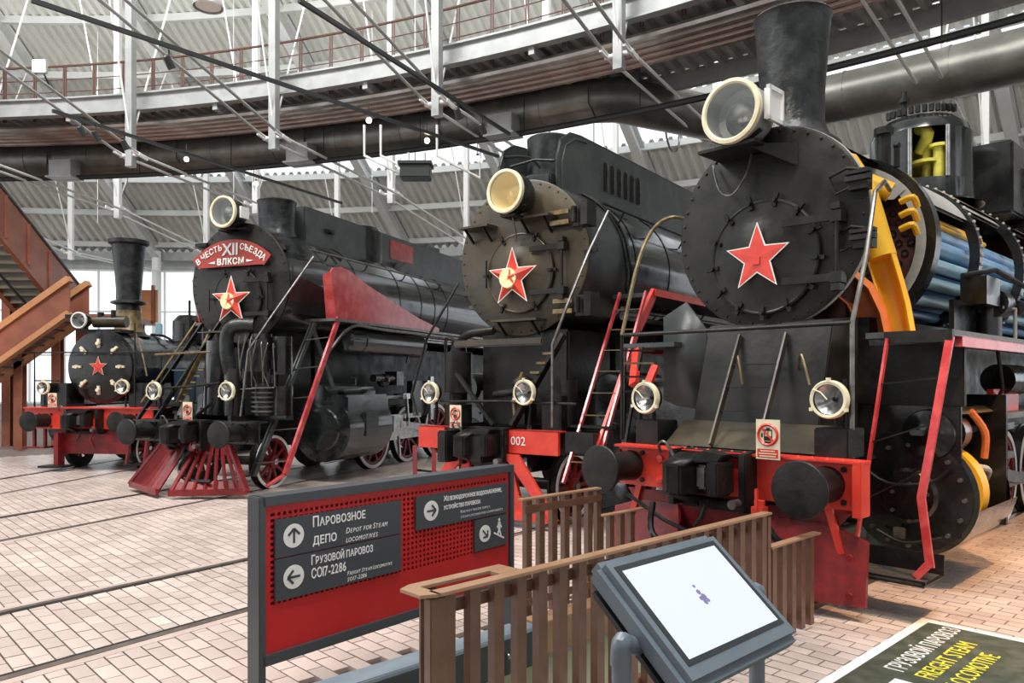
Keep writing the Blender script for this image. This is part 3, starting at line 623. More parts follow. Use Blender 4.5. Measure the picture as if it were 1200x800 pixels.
def band(L, u, z, r, m=BLK, w=.05): return M().lathe((0, u, z), (0, 1, 0), [(0, r), (0, r+.012), (w, r+.012), (w, r)], 56).obj('boiler_band', m, L)
def boiler(L, u0, u1, z, r, m=BOIL, bands=(), name='boiler'):
    b = M().lathe((0, u0, z), (0, 1, 0), [(0, r), (u1-u0, r)], 64).obj(name, m, L)
    for u in bands: band(L, u, z, r)
    return b
def cabin(L, u0, u1, w, z0, z1, m=BLK):
    q = M(); q.bb(-w, w, u0, u0+.04, z0, z1); q.bb(-w, -w+.04, u0, u1, z0, z0+1.1); q.bb(w-.04, w, u0, u1, z0, z0+1.1); q.bb(-w, -w+.04, u0, u0+.4, z0, z1); q.bb(w-.04, w, u0, u0+.4, z0, z1); q.bb(-w, w, u1-.04, u1, z0, z1)
    q.obj('cab', m, L); M().prism([(-w-.1, z1), (-w*.6, z1+.28), (0, z1+.4), (w*.6, z1+.28), (w+.1, z1), (w+.1, z1-.05), (0, z1+.34), (-w-.1, z1-.05)], XZ, u0-.2, u1+.2).obj('cab_roof', m, L)
def cylinder(L, v, u0, u1, z, r, zt, m=BOIL, s=1):
    b = M().lathe((v, u0, z), (0, 1, 0), [(0, 0), (0, r*.62), (.03, r*.66), (.05, r), (.1, r), (u1-u0-.08, r), (u1-u0, r*.7), (u1-u0, 0)], 40).obj('cylinder', m, L)
    q = M(); q.bb(v-r*.95, v+r*.85, u0+.08, u1-.08, z+.05, zt-.12); q.obj('cylinder_casing', m, b, .04)
    M().lathe((v-.05, u0+.02, zt-.12), (0, 1, 0), [(0, 0), (0, .2), (.05, .23), (u1-u0-.05, .23), (u1-u0, .18), (u1-u0, 0)], 28).obj('valve_chest', m, b)
    q = M()
    for i in range(14): a = 2*pi*i/14; q.cyl((v+r*.88*sin(a), u0+.03, z+r*.88*cos(a)), (v+r*.88*sin(a), u0+.06, z+r*.88*cos(a)), .022, n=6)
    q.obj('cover_nuts', SAT, b); return b
def engine(n, label): x, y, h = POSE[n]; return thing('steam_locomotive', label, 'locomotive', (x, y, 0), -radians(h), 'steam locomotives side by side in the round hall')
# ------------------------------------------------------------------ L4: cut-open locomotive at the right
L = engine('L4', 'black locomotive cut open at the side with blue tubes and a big flat red star')
Z = 3.36; R = .97
q = M(); q.bb(-1.12, 1.27, .5, .56, .87, 1.25); q.bb(-1.12, 1.27, .42, .62, 1.24, 1.265); q.bb(1.2, 1.27, .42, .6, .83, 1.25); q.obj('buffer_beam', RED, L, .006)
q = M()
for i in range(20): q.lathe((-1.05+.12*i, .47, 1.265), (0, 0, 1), [(0, .017), (.012, .012), (.016, 0)], 6)
for v in (-.63, -.62, .62, .63):
    for z in (.95, 1.15): q.lathe((v, .5, z), (0, -1, 0), [(0, .035), (.02, .035), (.03, .0)], 6)
q.obj('beam_rivets', RED, L)
buffer(L, -.97, SAT); buffer(L, .97, SAT); coupler(L, 1.05)
hose(L, [(.5, .3, .8), (.62, .2, .72), (.72, .22, .6), (.9, .3, .62)], .03, BLK, RED)
hose(L, [(-.6, .35, .75), (-.5, .2, .5), (-.2, .2, .35), (0, .35, .45)], .03)
M().tube([(-.9, .35, .8), (-.45, .3, .62), (-.1, .35, .5)], .02).obj('uncoupling_rod', SAT, L)
warning(L, .53, .38, 1.235, .21, .33)
marker(L, -.87, .6, 1.72); marker(L, .95, .6, 1.735)
for v in (-.87, .95): M().bb(v-.14, v+.14, .62, .95, 1.26, 1.5).obj('lamp_box', SAT, L, .01)
# plow
q = M(); q.prism([(-1.1, .82), (-.66, .28), (.66, .28), (1.1, .82)], XZ, .62, .66); q.obj('plow_plate', DRED, L)
for s in (-1, 1):
    q = M(); q.add([(s*.35, .3, .12), (s*1.25, .55, .12), (s*1.25, .6, .62), (s*.95, .62, .72), (s*.5, .6, .72), (s*.35, .4, .6)], [(0, 1, 2, 3, 4, 5)]); q.add([(s*.35, .34, .12), (s*1.25, .59, .12), (s*1.25, .64, .62), (s*.95, .66, .72), (s*.5, .64, .72), (s*.35, .44, .6)], [(0, 1, 2, 3, 4, 5)])
    for i, j in ((0, 1), (1, 2), (2, 3), (3, 4), (4, 5), (5, 0)): q.f.append((len(q.v)-12+i, len(q.v)-12+j, len(q.v)-6+j, len(q.v)-6+i))
    w_ = q.obj('plow_wing', DRED, L)
    q = M()
    for a, c in ((1.15, .2), (1.15, .5), (.6, .2)): q.cyl((s*a, .3+(a-.35)*.27, c), (s*a, .27+(a-.35)*.27, c), .03, n=6)
    q.obj('plow_bolts', DRED, w_); M().beam((s*.9, .6, 1.0), (s*1.05, .6, .5), .06, .03, (0, 1, 0)).obj('plow_stay', RED, L)
# saddle, step plate, side sheets
q = M(); q.prism([(.62, 1.28), (.95, 1.5), (1.0, 1.5), (1.0, 1.28)], YZ, -.66, .82); q.obj('step_plate', BRN, L)
q = M(); q.prism([(1.05, 1.28), (1.05, 1.5), (1.35, 2.45), (1.9, 2.5), (1.9, .9), (1.05, .9)], YZ, -.62, .66); q.obj('saddle', CHAR, L, .01)
for v0, v1, sd in ((-1.0, -.66, -1),):
    q = M(); q.add([(sd*1.22, 1.4, 1.68), (sd*1.22, 1.4, 2.58), (sd*.92, 1.38, 2.72), (sd*.66, 1.36, 2.42), (sd*.64, 1.36, 1.58), (sd*1.05, 1.4, 1.62)], [(0, 1, 2, 3, 4, 5)])
    b = q.obj('side_sheet', GREYM if sd < 0 else CHAR, L); md = b.modifiers.new('t', 'SOLIDIFY'); md.thickness = .02
ladder(L, (-.13, .58, 1.3), (-.24, 1.3, 2.33), (.34, .58, 1.3), (.24, 1.3, 2.33), 3, BRN, SAT, .02, .06, r=.012, k0=.3, k1=.72, up=(0, 1, 0))
for x0, x1 in ((-.2, -.05), (.4, .6)): M().tube([(x0, 1.2, 2.0), ((x0+x1)/2, 1.05, 2.12), (x1, 1.0, 1.85)], .012, 6, 4).obj('grab_handle', BRASS, L)
# handrails
rod(L, [(-1.26, .75, 2.36), (1.07, .75, 2.36)], .02, SAT)
rod(L, [(-1.28, .75, 1.28), (-1.28, .75, 2.36)], .017, SAT); rod(L, [(-1.28, .75, 2.36), (-1.29, 1.0, 3.05), (-1.3, 1.2, 3.4), (-1.22, 1.3, 3.58), (-1.08, 1.4, 3.65), (-.97, 1.6, 3.6)], .02, BRASS, sm=4)
rod(L, [(1.07, .75, 1.26), (1.07, .75, 2.36), (1.1, .95, 2.9), (1.08, 1.2, 3.5), (1.08, 1.4, 3.62), (1.0, 1.75, 3.62)], .02, DST)
rod(L, [(1.0, .78, 1.26), (1.0, .78, 1.9)], .014, SAT)
# smokebox
smokebox(L, 1.35, Z, R, CHAR, None)
door(L, 1.33, Z-.28, .54, CHAR, 13, SAT, .13, .12); hinge(L, 1.3, Z-.28, .54, SAT, 1, .27)
star_part(L, 1.19, Z-.3, .34, False, True, .42)
M().box((.0, 1.17, Z-.33), (.07, .02, .07)).obj('star_boss', RED, L)
for z_, x0 in ((Z+.3, .92), (Z-.22, .96)):
    q = M(); q.bb(x0-.1, x0+.06, 1.28, 1.4, z_-.09, z_+.09); q.tube([(x0-.28, 1.3, z_+.06), (x0-.1, 1.25, z_+.1), (x0, 1.3, z_+.08)], .015); q.tube([(x0-.28, 1.3, z_+.06), (x0-.22, 1.3, z_-.1), (x0-.05, 1.3, z_-.05)], .012); q.bb(x0-.12, x0+.1, 1.24, 1.3, z_-.02, z_+.02); q.bb(x0-.12, x0+.1, 1.24, 1.3, z_+.04, z_+.07)
    q.obj('front_bracket', SAT, L)
M().tube([(-.55, 1.3, 4.07), (-.42, 1.22, 3.78), (-.28, 1.22, 3.72), (-.15, 1.25, 3.9), (-.12, 1.3, 4.1)], .012, 6, 4).obj('cable_loop', DST, L)
q = M(); q.add([(-.05, 1.0, 4.12), (.33, 1.34, 4.12), (.33, 1.34, 3.9), (-.05, 1.34, 4.12)], [(0, 1, 2), (0, 1, 3)]); q.bb(-.5, .1, .95, 1.4, 4.1, 4.13); q.obj('lamp_shelf', SAT, L)
hl = headlamp(L, -.12, .92, 4.42, .29, CREAM, STG, .5, STG, foot=4.12)
q = M(); q.bb(.17, .22, 1.0, 1.24, 4.3, 4.58); q.bb(.2, .235, .98, 1.26, 4.28, 4.32); q.bb(.2, .235, .98, 1.26, 4.56, 4.6); q.bb(.2, .235, .98, 1.01, 4.28, 4.6); q.bb(.2, .235, 1.23, 1.26, 4.28, 4.6); q.obj('side_window_frame', WHT, hl)
# shell left + top of the smokebox, cut on the right
def shell(u0, u1, r, a0, a1, m, name, th=.03, edge=None):
    b = M().lathe((0, u0, Z), (0, 1, 0), [(0, r), (u1-u0, r), (u1-u0, r-th), (0, r-th), (0, r)], 48, a0, a1).obj(name, m, L)
    return b
# lathe angle: up=z, w=d x u = y x z = +x so angle runs from the top toward +x
shell(1.4, 3.0, R, 180, 386, BOIL, 'smokebox', .03)
M().lathe((0, 1.39, Z), (0, 1, 0), [(0, R-.1), (0, R+.005), (.05, R+.005), (.05, R-.1)], 64).obj('front_ring', SEC, L)
q = M(); q.lathe((0, 3.0, Z), (0, 1, 0), [(0, R-.16), (0, R+.03), (.16, R+.03), (.16, R-.16), (0, R-.16)], 64); q.obj('tube_plate_ring', BLK, L); M().lathe((0, 2.99, Z), (0, 1, 0), [(0, R-.16), (0, R-.06)], 64).obj('ring_cut_edge', SEC, L)
tp = M().cyl((0, 3.12, Z), (0, 3.15, Z), R-.15, n=48).obj('tube_plate', MAROON, L)
q = M()
for i in range(-6, 7):
    for j in range(-6, 7):
        x = i*.12+(j % 2)*.06; z = j*.11
        if x*x+z*z < (R-.24)**2: q.lathe((x, 3.12, Z+z), (0, -1, 0), [(.002, .04), (.012, .04), (.012, .028), (-.0, .028)], 10)
q.obj('tube_ends', SAT, tp)
q = M(); q.add([(.25, 2.98, Z+.78), (.72, 2.98, Z+.55), (.6, 2.98, Z+.45), (.4, 2.98, Z+.48), (.3, 2.98, Z+.6)], [(0, 1, 2, 3, 4)]); q.obj('ring_gusset', SEC, tp)
shell(3.16, 4.6, R-.02, 150, 372, BOIL, 'boiler_front_course', .03); shell(3.16, 4.6, R-.02, 12, 64, SEC, 'boiler_cut_lining', .04)
shell(4.6, 9.5, R+.0, 150, 386, BOIL, 'boiler_rear_course', .03); shell(4.7, 6.4, R+.0, 20, 50, SEC, 'boiler_rear_lining', .04); shell(4.7, 9.5, R+.03, 352, 403, TAN, 'boiler_top_insulation', .05)
def rivring(u, r, m=SAT, w=.12):
    b = M().lathe((0, u, Z), (0, 1, 0), [(0, r-.09), (0, r+.02), (w, r+.02), (w, r-.09), (0, r-.09)], 64).obj('riveted_ring', BLK, L)
    q = M()
    for i in range(60): a = 2*pi*i/60; q.ball(((r+.025)*sin(a), u+w*.5, Z+(r+.025)*cos(a)), .022, 6)
    q.obj('ring_rivets', SEC, b)
rivring(4.55, R); rivring(6.45, R+.02)
shell(3.2, 4.55, R-.06, 36, 44, TAN, 'course_seam', .02)
tb = 0
for (x, z, r, m) in ((.62, .22, .085, BLUE), (.74, .02, .085, BLUE), (.78, -.2, .075, LBLUE), (.76, -.4, .07, LBLUE), (.66, -.58, .065, LBLUE), (.5, -.72, .06, BLUE), (.45, .1, .085, BLUE), (.55, -.1, .085, BLUE), (.58, -.3, .07, BLUE), (.5, -.47, .065, BLUE), (.36, -.6, .06, BLUE), (.28, -.2, .085, BLUE), (.3, -.4, .07, BLUE), (.3, .3, .085, BLUE), (.15, .0, .085, BLUE), (0, .25, .08, BLUE), (-.1, -.2, .08, BLUE), (.1, -.45, .07, BLUE), (.15, -.7, .06, LBLUE)):
    M().cyl((x, 3.16, Z+z), (x, 9.2, Z+z), r, n=16).obj('boiler_tube', m, L)
for x, z in ((.7, .3), (.66, .36)): M().cyl((x, 3.2, Z+z), (x, 5.8, Z+z), .035, n=10).obj('superheater_tube', YEL, L)
M().cyl((.1, 9.2, Z-1), (.1, 9.25, Z-1), .2).obj('tube_stub', SAT, L)
q = M(); q.bb(-.9, .9, 9.2, 9.3, Z-.9, Z+.9); q.obj('firebox_plate', MAROON, L)
# steam pipes inside the smokebox
def trough(pts, r, m, name, a0, a1, th=.02, par=None):            # pipe cut open along its length
    P = [Vector(p) for p in pts]; vs = []; fs = []; n = 14
    for i, p in enumerate(P):
        d = (P[min(i+1, len(P)-1)]-P[max(i-1, 0)]).normalized(); u = (Vector((0, -1, 0))-d*Vector((0, -1, 0)).dot(d)).normalized(); w = d.cross(u)
        for rr in (r, r-th):
            for k in range(n+1): a = radians(a0+(a1-a0)*k/n); vs.append(p+(u*cos(a)+w*sin(a))*rr)
    m2 = 2*(n+1)
    for i in range(len(P)-1):
        for o_ in (0, n+1):
            for k in range(n): fs.append((i*m2+o_+k, i*m2+o_+k+1, (i+1)*m2+o_+k+1, (i+1)*m2+o_+k))
        for k in (0, n): fs.append((i*m2+k, i*m2+k+n+1, (i+1)*m2+k+n+1, (i+1)*m2+k))
    return M().add(vs, fs).obj(name, m, par or L)
M().tube([(.15, 2.3, 4.22), (.42, 2.25, 4.08), (.58, 2.2, 3.8), (.66, 2.2, 3.5), (.73, 2.2, 3.22), (.77, 2.2, 3.08)], [.1, .11, .12, .125, .13, .13], 18).obj('steam_pipe', YEL, L)
trough([(.74, 2.2, 3.16), (.79, 2.2, 2.98), (.84, 2.2, 2.8), (.89, 2.2, 2.6), (.92, 2.2, 2.42), (.94, 2.2, 2.3)], .132, YEL, 'cut_steam_pipe', 60, 300)
for k in range(3): M().tube([(.74, 2.75, 3.72-.14*k), (.86, 2.75, 3.75-.14*k), (.88, 2.82, 3.66-.14*k)], .035, 8, 4).obj('header_bend', YEL, L)
M().tube([(.45, 2.5, 3.95), (.7, 2.6, 3.8)], .1, 12).obj('superheater_header', YEL, L)
trough([(.3, 1.9, 2.95), (.5, 1.95, 2.86), (.64, 2.0, 2.72), (.72, 2.05, 2.52), (.75, 2.1, 2.3)], .15, ORG, 'exhaust_pipe', 70, 310)
M().tube([(.3, 2.1, 2.35), (.5, 2.1, 2.9), (.45, 2.15, 3.5)], .12, 12, 4).obj('blast_pipe', MAROON, L)
# chimney and top fittings
M().lathe((0, 1.9, 4.18), (0, 0, 1), [(-.05, .5), (.08, .46), (.16, .36), (.3, .31), (.6, .31), (1.2, .355), (1.36, .37), (1.38, .385), (1.4, .37), (1.38, .33), (1.2, .32), (.6, .28)], 40).obj('chimney', CHM, L)
q = M(); q.cyl((.45, 3.1, 4.2), (.45, 3.1, 4.55), .07); q.cyl((.45, 3.1, 4.55), (.45, 3.1, 4.62), .1); q.cyl((.62, 3.0, 4.15), (.62, 3.0, 4.35), .03); q.ball((.62, 3.0, 4.38), .04); q.obj('relief_valve', SAT, L)
DF = (0, -1, 0)
dm = M().lathe((0, 5.6, 4.2), (0, 0, 1), [(.3, .625), (.95, .62)], 44, 48, 367, up=DF).obj('dome', BOIL, L)
M().lathe((0, 5.6, 4.2), (0, 0, 1), [(0, .75), (.05, .64), (.3, .625)], 44).obj('dome_base', BOIL, dm)
M().lathe((0, 5.6, 4.2), (0, 0, 1), [(.95, .62), (1.05, .58), (1.14, .5), (1.2, .38), (1.24, .0)], 44).obj('dome_cap', BOIL, dm)
M().lathe((0, 5.6, 4.2), (0, 0, 1), [(.3, .6), (.97, .6)], 30, 60, 350, up=DF).obj('dome_lining', LYEL, dm)
q = M(); q.cyl((.18, 5.3, 4.2), (.18, 5.3, 5.1), .06); q.cyl((.18, 5.3, 4.72), (.18, 5.3, 4.76), .2); q.cyl((.34, 5.25, 4.4), (.34, 5.25, 4.95), .07); q.cyl((.34, 5.25, 4.9), (.34, 5.25, 4.94), .12); q.tube([(.1, 5.3, 4.9), (.22, 5.2, 5.1), (.1, 5.25, 5.2)], .08, 10, 3); q.obj('regulator_valve', LYEL, dm)
for s_ in (7, 48):
    a = radians(s_); M().cyl((.62*sin(a), 5.6-.62*cos(a), 4.5), (.62*sin(a), 5.6-.62*cos(a), 5.15), .03).obj('dome_window_edge', SILV, dm)
q = M()
for i in range(12): a = radians(-30+9*i); q.box((.5*sin(a), 5.6-.5*cos(a), 5.42), (.05, .05, .09))
q.cyl((-.1, 5.3, 5.4), (-.1, 5.3, 5.75), .035); q.cyl((-.1, 5.3, 5.6), (-.1, 5.3, 5.65), .07); q.obj('dome_nuts', SAT, dm)
q = M(); q.bb(.25, .85, 6.6, 7.3, 4.2, 5.2); q.obj('sand_box', BLK, L, .03); q = M(); q.bb(.5, .95, 7.4, 7.45, 4.1, 4.95); q.obj('sand_box_plate', BLK, L)
M().beam((.6, 6.9, 5.05), (1.15, 9.0, 4.2), .1, .1).obj('lever_arm', BLK, L); M().cyl((0, 8.4, 4.2), (0, 8.4, 4.9), .2).obj('safety_valve', BLK, L)
q = M(); q.bb(-.7, .7, 9.3, 10.0, 4.0, 4.8); q.obj('turret_casing', BLK, L, .05)
cabin(L, 10.5, 12.8, 1.5, 2.3, 4.6)
# compressor and lever gear on the right running board
q = M(); q.bb(1.05, 1.3, 3.6, 4.1, 2.7, 3.0); q.cyl((1.2, 4.2, 2.75), (1.2, 4.5, 2.75), .16); q.cyl((1.15, 4.3, 2.3), (1.15, 4.3, 2.8), .12); q.tube([(1.1, 3.5, 3.0), (1.3, 3.9, 3.08), (1.5, 4.5, 2.9)], .03); q.bb(1.0, 1.05, 3.4, 4.6, 2.3, 2.75); q.cyl((1.35, 4.6, 2.72), (1.35, 4.85, 2.72), .08); q.obj('feed_pump', BLK, L)
M().tube([(1.35, 4.5, 2.35), (1.35, 4.5, 2.7), (1.3, 4.2, 2.7)], .02).obj('pump_pipe', SEC, L)
# running board, front ladder and step
q = M(); q.bb(.98, 1.66, 1.25, 9, 2.25, 2.3); q.obj('running_board', GREYM, L); M().bb(1.6, 1.66, 1.5, 9, 2.17, 2.262).obj('running_board_edge', PRED, L); M().bb(-1.66, -.98, 1.25, 9, 2.25, 2.3).obj('running_board', GREYM, L)
M().bb(-1.68, -1.63, 1.5, 9, 2.2, 2.3).obj('running_board_edge', RED, L)
M().bb(1.15, 1.67, 1.2, 1.26, 2.2, 2.3).obj('board_front_angle', SAT, L)
for s in (-1, 1):
    if s > 0:
        l = ladder(L, (1.18, 1.2, 2.24), (1.0, 1.0, .5), (1.62, 1.25, 2.2), (1.5, 1.04, .9), 3, PRED, SAT, .02, .05, r=.012, k0=.22, k1=.78, up=(0, 1, 0), name='step_ladder')
        q = M(); q.beam((1.65, 1.22, 2.24), (1.55, 1.08, 1.35), .06, .03, (0, 1, 0)); q.beam((1.55, 1.08, 1.35), (1.5, 1.02, .95), .06, .03, (0, 1, 0)); q.beam((1.5, 1.02, .97), (1.58, .98, .42), .06, .03, (0, 1, 0)); q.beam((1.58, .98, .46), (1.48, .96, .33), .06, .03, (0, 1, 0)); q.obj('bent_post', PRED, l)
        q = M(); q.bb(.95, 1.6, .78, 1.25, .3, .315); q.bb(.95, 1.6, 1.24, 1.255, .31, .48); q.bb(1.0, 1.015, .82, 1.2, .31, .4); q.bb(1.0, 1.6, .81, .825, .3, .34); q.obj('step_tray', SAT, l); M().bb(.98, 1.57, .8, 1.23, .316, .322).obj('step_grating', DST, l)
    else:
        l = ladder(L, (-1.3, .8, 1.1), (-1.55, 1.15, 2.25), (-1.3, .8, 1.1), (-1.32, 1.15, 2.25), 1, SAT, SAT, .03, .03)
        q = M(); q.beam((-1.28, .95, 1.85), (-1.5, 1.3, 2.26), .1, .05, (0, 1, 0)); q.obj('red_post', RED, l)
for z_, c in ((2.2, 0), (2.07, 1), (1.93, 0), (1.78, 0)): M().beam((-1.28, .76, z_), (-1.02, .95, z_), .03, .02).obj('side_rung', BRASS if c else SAT, L)
M().beam((-1.0, .95, 2.05), (-1.1, .8, 1.62), .08, .04, (0, 1, 0)).obj('side_strut', RED, L)
# cylinders: right one cut open
q = M(); q.bb(.62, 1.52, 1.95, 2.0, .5, 1.68); q.obj('cylinder_front_plate', BLK, L, .01)
cf = M().lathe((1.1, 1.9, .84), (0, 1, 0), [(0, 0), (0, .22), (.03, .25), (.05, .52), (.08, .52), (.09, .56)], 48).obj('cylinder_cover', BLK, L)
q = M()
for i in range(16): a = 2*pi*i/16; q.cyl((1.1+.46*sin(a), 1.9, .84+.46*cos(a)), (1.1+.46*sin(a), 1.96, .84+.46*cos(a)), .02, n=6)
for i in range(6): a = 2*pi*i/6; q.cyl((1.12+.17*sin(a), 1.87, .78+.17*cos(a)), (1.12+.17*sin(a), 1.9, .78+.17*cos(a)), .018, n=6)
q.obj('cover_nuts', DST, cf)
M().lathe((1.26, 1.88, 1.4), (0, 1, 0), [(0, 0), (0, .1), (.02, .13), (.04, .22), (.09, .24)], 32).obj('valve_chest_cover', BLK, L)
M().tube([(.7, 1.85, 1.1), (.95, 1.82, .95), (1.3, 1.82, .98), (1.45, 1.85, 1.1)], .015, 6, 4).obj('drain_pipe', SAT, L); M().tube([(.85, 1.85, .5), (1.1, 1.82, .42), (1.4, 1.85, .5)], .015, 6, 4).obj('drain_pipe', SAT, L)
M().box((1.2, 1.85, 1.42), (.12, .06, .05)).obj('valve_gland', DST, L, .01); M().box((1.05, 1.84, .5), (.1, .05, .1)).obj('drain_cock', DST, L, .01)
q = M(); q.lathe((1.1, 2.0, .84), (0, 1, 0), [(0, .55), (1.3, .55)], 32, 100, 330); q.obj('cylinder', BLK, L)
q = M(); q.lathe((1.12, 2.0, .78), (0, 1, 0), [(0, .43), (1.3, .43)], 24, 190, 320); q.obj('cylinder_bore', YEL, L)
M().cyl((1.12, 2.4, .84), (1.12, 2.6, .84), .46, n=36).obj('piston', YEL, L); M().cyl((1.12, 2.68, .78), (1.12, 3.6, .78), .05).obj('piston_rod', SILV, L)
q = M(); q.lathe((1.26, 2.0, 1.4), (0, 1, 0), [(0, .25), (1.3, .25)], 24, 180, 400); q.obj('valve_chest', BLK, L); M().lathe((1.26, 2.0, 1.4), (0, 1, 0), [(0, .255), (1.3, .255)], 12, 20, 45).obj('valve_chest_cut_edge', BRASS, L)
M().cyl((1.26, 2.35, 1.4), (1.26, 2.55, 1.4), .19, n=24).obj('piston_valve', SILV, L); M().cyl((1.26, 2.0, 1.4), (1.26, 3.3, 1.4), .04).obj('valve_rod', DST, L)
M().tube([(1.42, 2.6, 1.6), (1.5, 2.75, 1.4), (1.48, 2.8, 1.15)], .035, 8, 4).obj('steam_port', ORG, L); M().tube([(1.3, 2.3, 1.1), (1.5, 2.8, 1.05), (1.4, 3.15, .9)], .03, 8, 4).obj('port_cut_edge', SEC, L)
q = M(); q.bb(.75, 1.55, 3.28, 3.34, .45, 1.75); q.lathe((1.12, 3.3, .78), (0, 1, 0), [(0, .46), (.1, .4), (.12, 0)], 32); q.obj('cylinder_rear_plate', BLK, L)
cylinder(L, -1.12, 1.95, 3.3, .78, .44, 1.62, BLK)
for u, r in ((2.6, .42), (4.5, .62), (5.9, .62), (7.3, .62), (8.7, .62)): wheelset(L, u+.3, r)
M().bb(.6, 1.56, 1.9, 1.98, 1.66, 2.22).obj('valve_casing', SAT, L, .01); M().bb(-.72, .72, 2.0, 10.4, 1.25, 2.5).obj('window_blocker', SAT, L)  # second box: black blocker added to hide the bright windows behind
M().bb(-.62, -.55, .6, 12, .6, 1.2).obj('main_frame', DRED, L); M().bb(.55, .62, .6, 12, .6, 1.2).obj('main_frame', DRED, L)
for z_, w_ in ((1.35, .05), (1.0, .06)): M().bb(1.1, 1.16, 3.4, 5.3, z_-.04, z_+.04).obj('slide_bar', SILV, L)
q = M(); q.bb(1.05, 1.2, 3.9, 4.2, .98, 1.36); q.obj('crosshead', RED, L)
M().beam((1.14, 4.1, .9), (1.14, 6.2, .6), .06, .13).obj('connecting_rod', SILV, L); M().bb(.98, 1.04, 4.8, 9.0, .55, .68).obj('coupling_rod', SILV, L)
M().bb(.95, 1.5, 3.4, 9.0, 1.5, 1.56).obj('gear_shelf', DST, L); M().bb(1.3, 1.36, 3.6, 4.6, 1.56, 1.8).obj('gear_bracket', RED, L)
for u in (3.6, 5.2, 7.0): M().tube([(1.4, u, 2.2), (1.42, u+.1, 1.8), (1.3, u+.2, 1.6)], .02).obj('board_stay', SAT, L)
M().lathe((1.3, 4.0, 1.9), (0, 1, 0), [(0, 0), (0, .17), (.8, .17), (.8, 0)], 24).obj('air_tank', BLK, L)
# ------------------------------------------------------------------ L3: brown dusty front
L = engine('L3', 'black locomotive with dusty brown front, yellow-lined headlamp and louvred side casing on top')
Z = 3.63; R = 1.1
for v0, v1 in ((-1.23, -.74), (.29, 1.13)): q = M(); q.bb(v0, v1, .75, .8, .95, 1.255); q.bb(v0, v1, .75, .95, 1.235, 1.255); q.obj('buffer_beam', RED, L, .005)
q = M(); q.bb(-.74, .29, .78, .9, .8, 1.24); q.bb(-1.23, 1.6, .95, 1.0, .95, 1.25); q.bb(1.2, 1.6, .8, 1.3, 1.0, 1.25); q.obj('beam_middle', SAT, L)
text('002', .16, WHT, L, frame((.4, .744, 1.06), (1, 0, 0), (0, 0, 1)), 'number')
coupler(L, 1.05, .35); q = M(); q.bb(-.62, -.45, .45, .8, .8, 1.22); q.bb(-.1, .12, .5, .8, .82, 1.18); q.obj('coupler_block', SAT, L, .02)
warning(L, -.5, .7, 1.25, .2, .31)
marker(L, -1.05, .8, 1.72, .15); marker(L, .58, .8, 1.74, .16)
# plow frame
for s in (-1, 1):
    q = M(); q.prism([(s*.3, .94), (s*.38, .94), (s*.62, .1), (s*.3, .1), (s*.3, .2), (s*.45, .2), (s*.3, .7)], XZ, .75, .8); q.prism([(s*.3, .94), (s*.55, .94), (s*1.15, .15), (s*1.0, .15)], XZ, .7, .74); q.prism([(s*.1, .1), (s*1.0, .1), (s*1.0, .2), (s*.1, .2)], XZ, .7, .78)
    q.prism([(s*.25, .55), (s*.75, .3), (s*.7, .2), (s*.25, .42)], XZ, .74, .78); q.obj('plow_frame', RED, L)
q = M(); q.bb(-.25, .25, .8, .84, .2, .95); q.obj('plow_centre', DRED, L)
for s in (-1,): 
    q = M(); q.beam((-1.35, .8, .95), (-1.15, .6, .2), .06, .1); q.beam((-.98, .8, .95), (-.8, .6, .2), .06, .1); q.obj('front_step_post', DRED, L); M().beam((-1.3, .75, .62), (-.5, .8, .6), .03, .03).obj('front_step_bar', SAT, L); M().bb(-1.5, -.8, .5, .75, .18, .22).obj('front_step', SAT, L)
smokebox(L, 1.55, Z, R, BRN, GREYM, 1.2); door(L, 1.53, Z-.22, .55, BRN, 6, SAT, .14, .14); hinge(L, 1.5, Z-.22, .55, SAT, 1, .3)
rod(L, [(-.55, 1.45, Z-.4), (-.55, 1.45, Z)], .015, SAT, 'door_bar')
star_part(L, 1.34, Z-.3, .43, True)
for v0, v1, z_ in ((-.95, -.42, 4.1), (.05, .62, 4.12), (-.35, .42, 2.72)):
    b = M().bb(v0, v1, 1.3, 1.55, z_, z_+.03).obj('foot_plate', BRN, L)
    for x in (v0+.1, v1-.1): M().beam((x, 1.33, z_), (x, 1.54, z_-.18), .02, .04).obj('foot_bracket', SAT, b)
for z_, x0 in ((4.1, .85), (2.9, .9)):
    q = M(); q.bb(x0-.3, x0, 1.44, 1.5, z_+.04, z_+.1); q.bb(x0-.3, x0, 1.44, 1.5, z_-.1, z_-.04); q.obj('front_bracket', BRASS, L); q = M(); q.bb(x0+.02, x0+.3, 1.5, 1.6, z_-.14, z_+.14); q.bb(x0+.24, x0+.34, 1.35, 1.6, z_-.16, z_+.16); q.cyl((x0+.1, 1.42, z_-.1), (x0+.1, 1.42, z_+.1), .04); q.obj('bracket_block', SAT, L)
headlamp(L, .09, 1.05, 4.46, .285, CREAM, GOLD, .5, CHM, deep=False, foot=4.13); M().tube([(.1, 1.2, 4.15), (.05, 1.35, 3.95), (.0, 1.42, 3.85)], .012).obj('lamp_cable', BRASS, L)
boiler(L, 2.8, 12, Z, R-.04, BOIL, (2.75, 3.0, 4.2, 6.0, 8.0))
